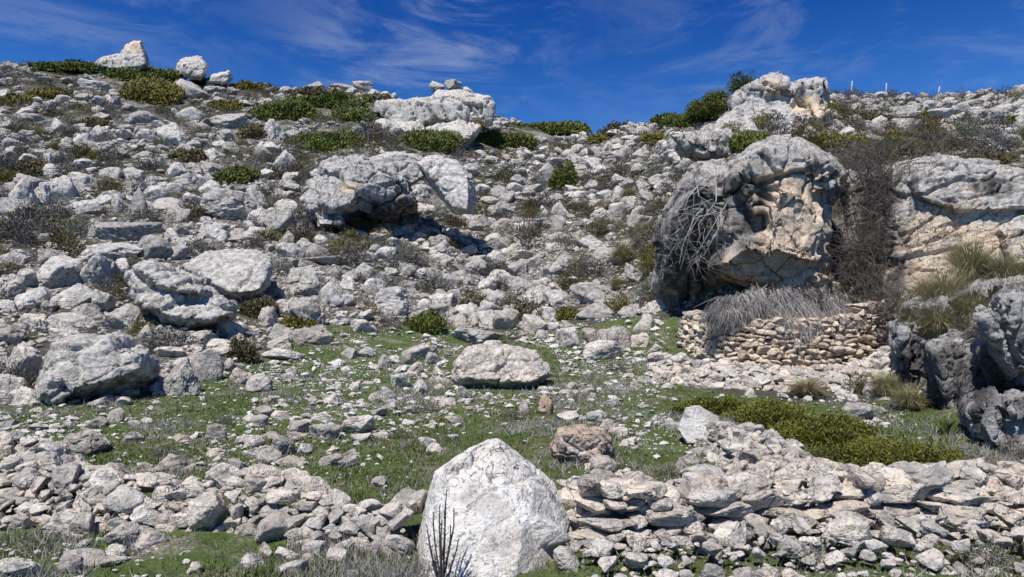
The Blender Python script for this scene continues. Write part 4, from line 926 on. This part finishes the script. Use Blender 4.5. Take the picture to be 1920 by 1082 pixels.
def brushwood():
    """dry brushwood laid over the pen, hanging over the wall"""
    rng = np.random.default_rng(17); d0 = 17.9
    root = obj('brushwood_roof', None, None, P(1460, 575, d0), 'grey thatch of dry brushwood hanging over the pen wall', 'brushwood'); org = P(1460, 575, d0)
    crest = np.array([(1335, 590), (1360, 562), (1400, 545), (1440, 541), (1490, 543), (1530, 548), (1565, 565), (1590, 600)], float)
    foot = np.array([(1310, 612), (1345, 613), (1400, 607), (1430, 604), (1450, 634), (1490, 643), (1530, 624), (1570, 614), (1600, 610)], float)
    B = Bag()
    for ck in range(130):
        cx = 1328+rng.uniform(0, 1)*272
        if 1424 < cx < 1446 and rng.uniform() < .7: continue
        cy = np.interp(cx, crest[:, 0], crest[:, 1])+rng.normal(0, 5); fy = np.interp(cx, foot[:, 0], foot[:, 1])+rng.normal(0, 5); s0 = rng.uniform(-.05, .6)
        a0 = P(cx, cy+(fy-cy)*s0, d0-.2-max(s0, 0)*.5+rng.normal(0, .08)); reach = rng.uniform(.45, .95)*(1-.5*max(s0, 0))*(fy-cy)*d0/F; lean = np.array([(cx-1455)*.0022+rng.normal(-.05, .22), -.35+rng.normal(0, .1), -1.]); tone = rng.uniform(0, 1)
        for k in range(int(rng.integers(35, 75))):
            a = a0+rng.normal(0, .09, 3)*np.array([1.3, .5, .5]); dv = lean+rng.normal(0, .22, 3); L = reach*rng.uniform(.5, 1.15); m = a+dv*L*.5+np.array([0, -.05, .09])+rng.normal(0, .025, 3); b = a+dv*L+rng.normal(0, .05, 3)
            V, Fc = tube([a-org, m-org, b-org], np.array([.007, .0055, .002])*rng.uniform(.6, 1.5), 3); B.add(V, Fc, rnd=np.clip(tone+rng.normal(0, .22), 0, 1))
            if k % 4 == 0:
                e = m+dv*L*.25+rng.normal(0, .12, 3); B.add(*tube([m-org, e-org], [.004, .0015], 3), rnd=rng.uniform(0, 1))
    obj('thatch', B.mesh('thatch', M_BRUSH), root)
    # solid bed of branches under the hanging twigs
    for x0, x1 in ((1350, 1585), (1360, 1560)):
        V, Fc = tube([P(x, np.interp(x, crest[:, 0], crest[:, 1])+14, d0+.15+rng.normal(0, .05))-org for x in np.linspace(x0+12, x1-12, 9)], [.05]*9, 6); obj('pole', mesh('pole', V, Fc, M_WOOD, {'rnd': .2}), root)
    C = Bag()
    for k in range(26):
        x = rng.uniform(1480, 1596); y = np.interp(x, crest[:, 0], crest[:, 1])+rng.uniform(2, 30); a = P(x, y, d0-.4+rng.normal(0, .15)); dv = np.array([rng.normal(-.1, .45), rng.normal(0, .3), abs(rng.normal(.7, .3))])
        branch(C, a-org, dv, rng.uniform(.35, .75), .012, 1, rng, None, .15)
    obj('twigs', C.mesh('twigs', M_STEM), root)
    K = Bag()      # dense inner mat that keeps daylight out
    for i in range(900):
        x = rng.uniform(1345, 1585); cy = np.interp(x, crest[:, 0], crest[:, 1]); y = cy+rng.uniform(4, 26); a = P(x, y, d0+rng.uniform(-.15, .5)); V, Fc = tube([a-org, a-org+rng.normal(0, .14, 3)*np.array([1, 1, .8])], [.02, .014], 3); K.add(V, Fc, rnd=rng.uniform(0, .3))
    obj('bedding', K.mesh('bedding', M_BRUSH), root)
brushwood(); mark('the brushwood thatch', 1460, 580, 120, 35)
def front_stem():
    """dead dark herb in front of the white boulder"""
    rng = np.random.default_rng(12); d = 4.36; B = Bag(); base = np.array([G(826, d), d, zat(G(826, d), d)])
    for tx, ty, dd in [(838, 918, .02), (824, 950, 0), (851, 952, .03), (829, 975, -.03), (800, 985, .02), (845, 985, -.02), (806, 1020, -.03), (860, 1010, .02), (836, 940, -.04), (815, 1040, .05), (812, 960, .01)]:
        tip = P(tx, ty, d+dd); mid = base+(tip-base)*.5+np.array([(G(tx, d)-base[0])*.18, rng.normal(0, .01), 0])
        m1 = base+(mid-base)*.5+rng.normal(0, .006, 3)
        Q = [base+rng.normal(0, .012, 3)*np.array([1, 1, 0])-base, m1-base, mid-base, mid-base+(tip-mid)*.5+rng.normal(0, .006, 3), tip-base]
        B.add(*tube(Q, [.0065, .006, .0052, .0045, .003], 5), rnd=rng.uniform(0, 1))
        for _ in range(26):
            t = rng.uniform(.1, 1.)*4; i = min(int(t), 3); p = Q[i]+(Q[i+1]-Q[i])*(t-i); dv = np.array([rng.normal(0, .5), rng.normal(0, .5), rng.uniform(.3, 1)])
            B.add(*tube([p, p+dv*.014, p+dv*.03], [.0028, .002, .001], 3), rnd=rng.uniform(0, 1))
    root = obj('dead_plant', None, None, base, 'dark dead plant with bare upright stems before the white boulder', 'dead plant'); obj('stems', B.mesh('stems', M_STEM), root)
front_stem()
def leafy_plant(px, py, w, h, label):
    d = hit(px, py); k = d/F; rng = np.random.default_rng(px); B = Bag()
    for _ in range(46):
        a = rng.uniform(0, 6.28); r = rng.uniform(0, .5)*w*k; p = np.array([r*math.cos(a), .3*r*math.sin(a), 0]); L = h*k*rng.uniform(.6, 1.1); ln = np.array([rng.normal(0, .35), rng.normal(0, .35), 1])
        s = np.array([.012, .004, 0]); V = np.array([p-s, p+s, p+ln*L*.6+s, p+ln*L*.6-s]); V2 = np.array([V[3], V[2], p+ln*L+np.array([ln[0]*L*.3, 0, -.02]), p+ln*L+np.array([ln[0]*L*.3+.002, 0, -.02])])
        B.add(np.vstack([V, V2]), np.array([[0, 1, 2, 3], [4, 5, 6, 7]]), rnd=rng.uniform(0, 1))
    root = obj('leafy_plant', None, None, [G(px, d), d, zat(G(px, d), d)], label, 'plant'); obj('leaves', B.mesh('leaves', M_GRASS), root)
leafy_plant(1775, 815, 60, 30, 'strap-leaved green plant on the grass under the rock ledge')
leafy_plant(1360, 1020, 40, 34, 'pale broad-leaved plant growing at the foot of the long front wall')
# ------------------------------------------------------------------ meadow grass and dry herbs (countless)
def grass():
    rng = np.random.default_rng(33)
    n = 430000; d = np.exp(rng.uniform(math.log(4.2), math.log(24), n)); u = rng.uniform(-150, 2070, n); x = (u-CX)/F*d
    q = np.stack([x, d, x*0], 1); g = fbm(q*.8, 4, 41)
    keep = (meadow_mask(x, d) > .5) & (rng.uniform(0, 1, n) < np.clip(.55+1.6*g, .06, 1))
    x, d, g = x[keep], d[keep], g[keep]; n = len(x); z = height(x, d)
    a = rng.uniform(0, 2*math.pi, n); L = rng.uniform(.012, .045, n)*(1+.15*d/12)*(1+2.2*np.clip(fbm(np.stack([x, d, x*0], 1)*2.6, 3, 43), 0, 1)); ln = rng.uniform(.2, 1.25, n)
    base = np.stack([x, d, z-.005], 1); up = np.stack([np.cos(a)*np.sin(ln), np.sin(a)*np.sin(ln), np.cos(ln)], 1)*L[:, None]
    s = np.stack([-np.sin(a), np.cos(a), 0*a], 1)*(.0022+.00065*d)[:, None]
    V, Fc, rv = tris(base, up, s, np.clip(rng.normal(.5, .25, n)+.5*g, 0, 1))
    obj('grass', mesh('grass', V, Fc, M_GRASS, {'rnd': rv}), label='short green grass covering the meadow', cat='grass', kind='stuff')
    n = 44000; d = np.exp(rng.uniform(math.log(4.3), math.log(22), n)); u = rng.uniform(-150, 2070, n); x = (u-CX)/F*d
    q = np.stack([x, d, x*0], 1); g = fbm(q*1.0, 4, 47)
    keep = (meadow_mask(x, d) > .5) & (rng.uniform(0, 1, n) < np.clip(-.05+1.7*g, .03, 1)); x, d = x[keep], d[keep]; n = len(x); z = height(x, d)
    m = 7; base = np.repeat(np.stack([x, d, z], 1), m, 0); k = len(base); a = rng.uniform(0, 6.28, k); ln = rng.uniform(.1, 1.25, k); L = rng.uniform(.04, .16, k)
    up = np.stack([np.cos(a)*np.sin(ln), np.sin(a)*np.sin(ln), np.cos(ln)], 1)*L[:, None]; s = np.cross(up, unit(k, rng)); s /= np.linalg.norm(s, axis=1)[:, None]; s *= (.0013+.00035*base[:, 1:2])
    base = base+rng.normal(0, .03, (k, 3))*np.array([1, 1, .2])
    V, Fc, rv = tris(base, up, s, rng.uniform(0, 1, k))
    obj('dry_herbs', mesh('dry_herbs', V, Fc, M_BRUSH, {'rnd': rv}), label='dry grey herb stalks dotted through the grass', cat='dry herbs', kind='stuff')
grass()
# fence posts on the ridge
def post(px, top, foot, lean, label, d=69):
    d = float(np.interp(px, keys, RIDGE))-1.0; a = P(px, foot+4, d); b = P(px+lean, top, d); rng = np.random.default_rng(px)
    V, Fc = tube([a-a, (b-a)*.33, (b-a)*.66, (b-a)*.98, b-a], [.06, .06, .058, .055, .03], 8)
    cap = np.array([[len(V)-8+i for i in (0, 1, 2, 3)], [len(V)-8+i for i in (3, 4, 5, 6)], [len(V)-8+i for i in (6, 7, 0, 3)]])
    obj('fence_post', mesh('fence_post', V, np.vstack([Fc, cap]), M_WOOD, {'rnd': .9}, True), None, a, label, 'fence post', 'fence posts along the ridge')
post(1595, 152, 176, 3, 'short pale fence post on the skyline next to the square topped tor')
post(1661, 156, 182, 1, 'tallest upright pale fence post on the skyline')
post(1755, 162, 195, 7, 'pale fence post leaning on the skyline')
post(1846, 183, 204, 3, 'faint pale fence post below the skyline, furthest along the fence')
# ------------------------------------------------------------------ labels for the repeated rocks and shrubs
ORD = ['largest', 'second largest', 'third largest', 'fourth largest', 'fifth largest', 'sixth largest', 'seventh largest', 'eighth largest', 'ninth largest', 'tenth largest', 'eleventh largest', 'twelfth largest', 'thirteenth largest', 'fourteenth largest', 'fifteenth largest']
ORD += [f'{w} largest' for w in ('sixteenth', 'seventeenth', 'eighteenth', 'nineteenth', 'twentieth', 'twenty-first', 'twenty-second', 'twenty-third', 'twenty-fourth', 'twenty-fifth', 'twenty-sixth', 'twenty-seventh', 'twenty-eighth', 'twenty-ninth', 'thirtieth')]
def label_all():
    sect = {}
    for r in REC:
        best = None
        for ph, mx, my, hw, hh in MARK:
            dx = max(0, abs(r['px']-mx)-hw); dy = max(0, abs(r['py']-my)-hh); s = math.hypot(dx, dy*1.25)
            if best is None or s < best[0]: best = (s, ph, r['px']-mx, r['py']-my, hw, hh)
        _, ph, dx, dy, hw, hh = best
        if abs(dy)/hh > abs(dx)/hw: rel = 'uphill of' if dy < 0 else 'downhill of'
        else: rel = 'beside' if (dx < 0) else 'past'
        noun = {'boulder': 'boulder', 'stone': 'stone'}.get(r['kind']) or {'grey': 'grey spiny shrub', 'sage': 'grey-green cushion shrub', 'brown': 'brown cushion shrub', 'olive': 'olive cushion shrub', 'twig': 'bare twiggy shrub'}[r['adj']]
        adj = r['adj'] if r['kind'] in ('boulder', 'stone') else ''
        key = (noun, adj, ph, rel); sect.setdefault(key, []).append(r)
    tone = {'boulder': 'grey', 'stone': 'pale'}
    for (noun, adj, ph, rel), rs in sect.items():
        rs.sort(key=lambda r: -r['w']*r['h'])
        for i, r in enumerate(rs):
            o = r['o']; o['category'] = 'shrub' if r['kind'] == 'spiny_shrub' else r['kind']
            o['group'] = {'boulder': 'boulders on the rocky slope', 'stone': 'stones lying on the meadow', 'spiny_shrub': 'low scrub cushions on the hillside'}[r['kind']]
            t = (tone.get(noun, '')+' '+adj).strip(); where = {'uphill of': 'uphill of', 'downhill of': 'downhill of', 'beside': 'short of', 'past': 'beyond'}[rel]
            side = {'uphill of': f'uphill of {ph}', 'downhill of': f'downhill of {ph}', 'beside': f'beside {ph}, away from the cliff', 'past': f'beside {ph}, towards the cliff'}[rel]
            o['label'] = f"{(ORD[i]+' ') if len(rs) > 1 else ''}{t} {noun} {side}".replace('  ', ' ').strip()
label_all()
# ------------------------------------------------------------------ sky, sun, camera
SUN_EL, SUN_AZ = math.radians(59), math.radians(-28)      # azimuth measured from straight behind the camera, towards its left side
sd = np.array([math.sin(SUN_AZ)*math.cos(SUN_EL), -math.cos(SUN_AZ)*math.cos(SUN_EL), math.sin(SUN_EL)])
L = bpy.data.lights.new('sun', 'SUN'); L.energy = 4.6; L.angle = math.radians(.5); L.color = (1., .955, .885)
lo = bpy.data.objects.new('sun', L); COL.objects.link(lo)
from mathutils import Vector
lo.rotation_euler = Vector(sd.tolist()).to_track_quat('Z', 'Y').to_euler()
w = bpy.data.worlds.new('World'); SC.world = w; w.use_nodes = True; nt = w.node_tree; nt.nodes.clear()
out = nt.nodes.new('ShaderNodeOutputWorld'); bg = nt.nodes.new('ShaderNodeBackground'); nt.links.new(bg.outputs[0], out.inputs[0]); bg.inputs[1].default_value = .057
sky = nt.nodes.new('ShaderNodeTexSky'); sky.sky_type = 'NISHITA'; sky.sun_disc = False; sky.sun_elevation = SUN_EL; sky.sun_rotation = math.atan2(sd[0], sd[1])
sky.altitude = 900; sky.air_density = 1.0; sky.dust_density = .3; sky.ozone_density = 2.5
tc = nt.nodes.new('ShaderNodeTexCoord'); dirv = tc.outputs['Generated']
sx = N(nt, 'ShaderNodeSeparateXYZ'); nt.links.new(dirv, sx.inputs[0])
tint = mix(nt, ramp(nt, sx.outputs[2], .46, .22), (.09, .54, 1.40), (.46, 1.06, 1.80))
c = mix(nt, 1., sky.outputs[0], tint, 'MULTIPLY')
mp = N(nt, 'ShaderNodeMapping'); nt.links.new(dirv, mp.inputs[0]); mp.inputs['Rotation'].default_value = (0, .45, 0); mp.inputs['Scale'].default_value = (2.2, 3., 8.)
n1 = noise(nt, mp.outputs[0], 2.2, 9, .66, .7)
mp2 = N(nt, 'ShaderNodeMapping'); nt.links.new(dirv, mp2.inputs[0]); mp2.inputs['Location'].default_value = (.18, .3, -.15); mp2.inputs['Scale'].default_value = (1, 1, 1.)
n2 = noise(nt, mp2.outputs[0], 2.4, 3, .5)
def near(px, py, r0, r1):
    v = np.array([(px-CX)/F, 1, (HY-py)/F]); v /= np.linalg.norm(v); q = N(nt, 'ShaderNodeVectorMath'); q.operation = 'DISTANCE'; nt.links.new(dirv, q.inputs[0]); q.inputs[1].default_value = v.tolist(); return ramp(nt, q.outputs['Value'], r1, r0)
msk = math_(nt, 'MAXIMUM', near(760, 20, .02, .30), math_(nt, 'MULTIPLY', near(1600, 60, .05, .5), .35)); msk = math_(nt, 'MAXIMUM', msk, math_(nt, 'MULTIPLY', near(100, 20, .05, .4), .3))
cl = math_(nt, 'MULTIPLY', ramp(nt, n1, .43, .66), math_(nt, 'MULTIPLY', msk, ramp(nt, n2, .25, .6, .3, 1)))
c = mix(nt, math_(nt, 'MULTIPLY', cl, .6), c, (6.0, 7.0, 9.0))
nt.links.new(c, bg.inputs[0])
cam = bpy.data.cameras.new('camera'); co = bpy.data.objects.new('camera', cam); COL.objects.link(co); SC.camera = co
co.location = (0, 0, EYE); co.rotation_euler = (math.radians(90), 0, 0); cam.sensor_width = 36; cam.lens = 24
cam.shift_y = (HY-541)/1920; cam.clip_end = 1000; cam.clip_start = .05
vs = SC.view_settings; vs.view_transform = 'Standard'; vs.look = 'None'; vs.exposure = .42; vs.gamma = 1
SC.cycles.max_bounces = 5; SC.cycles.diffuse_bounces = 3
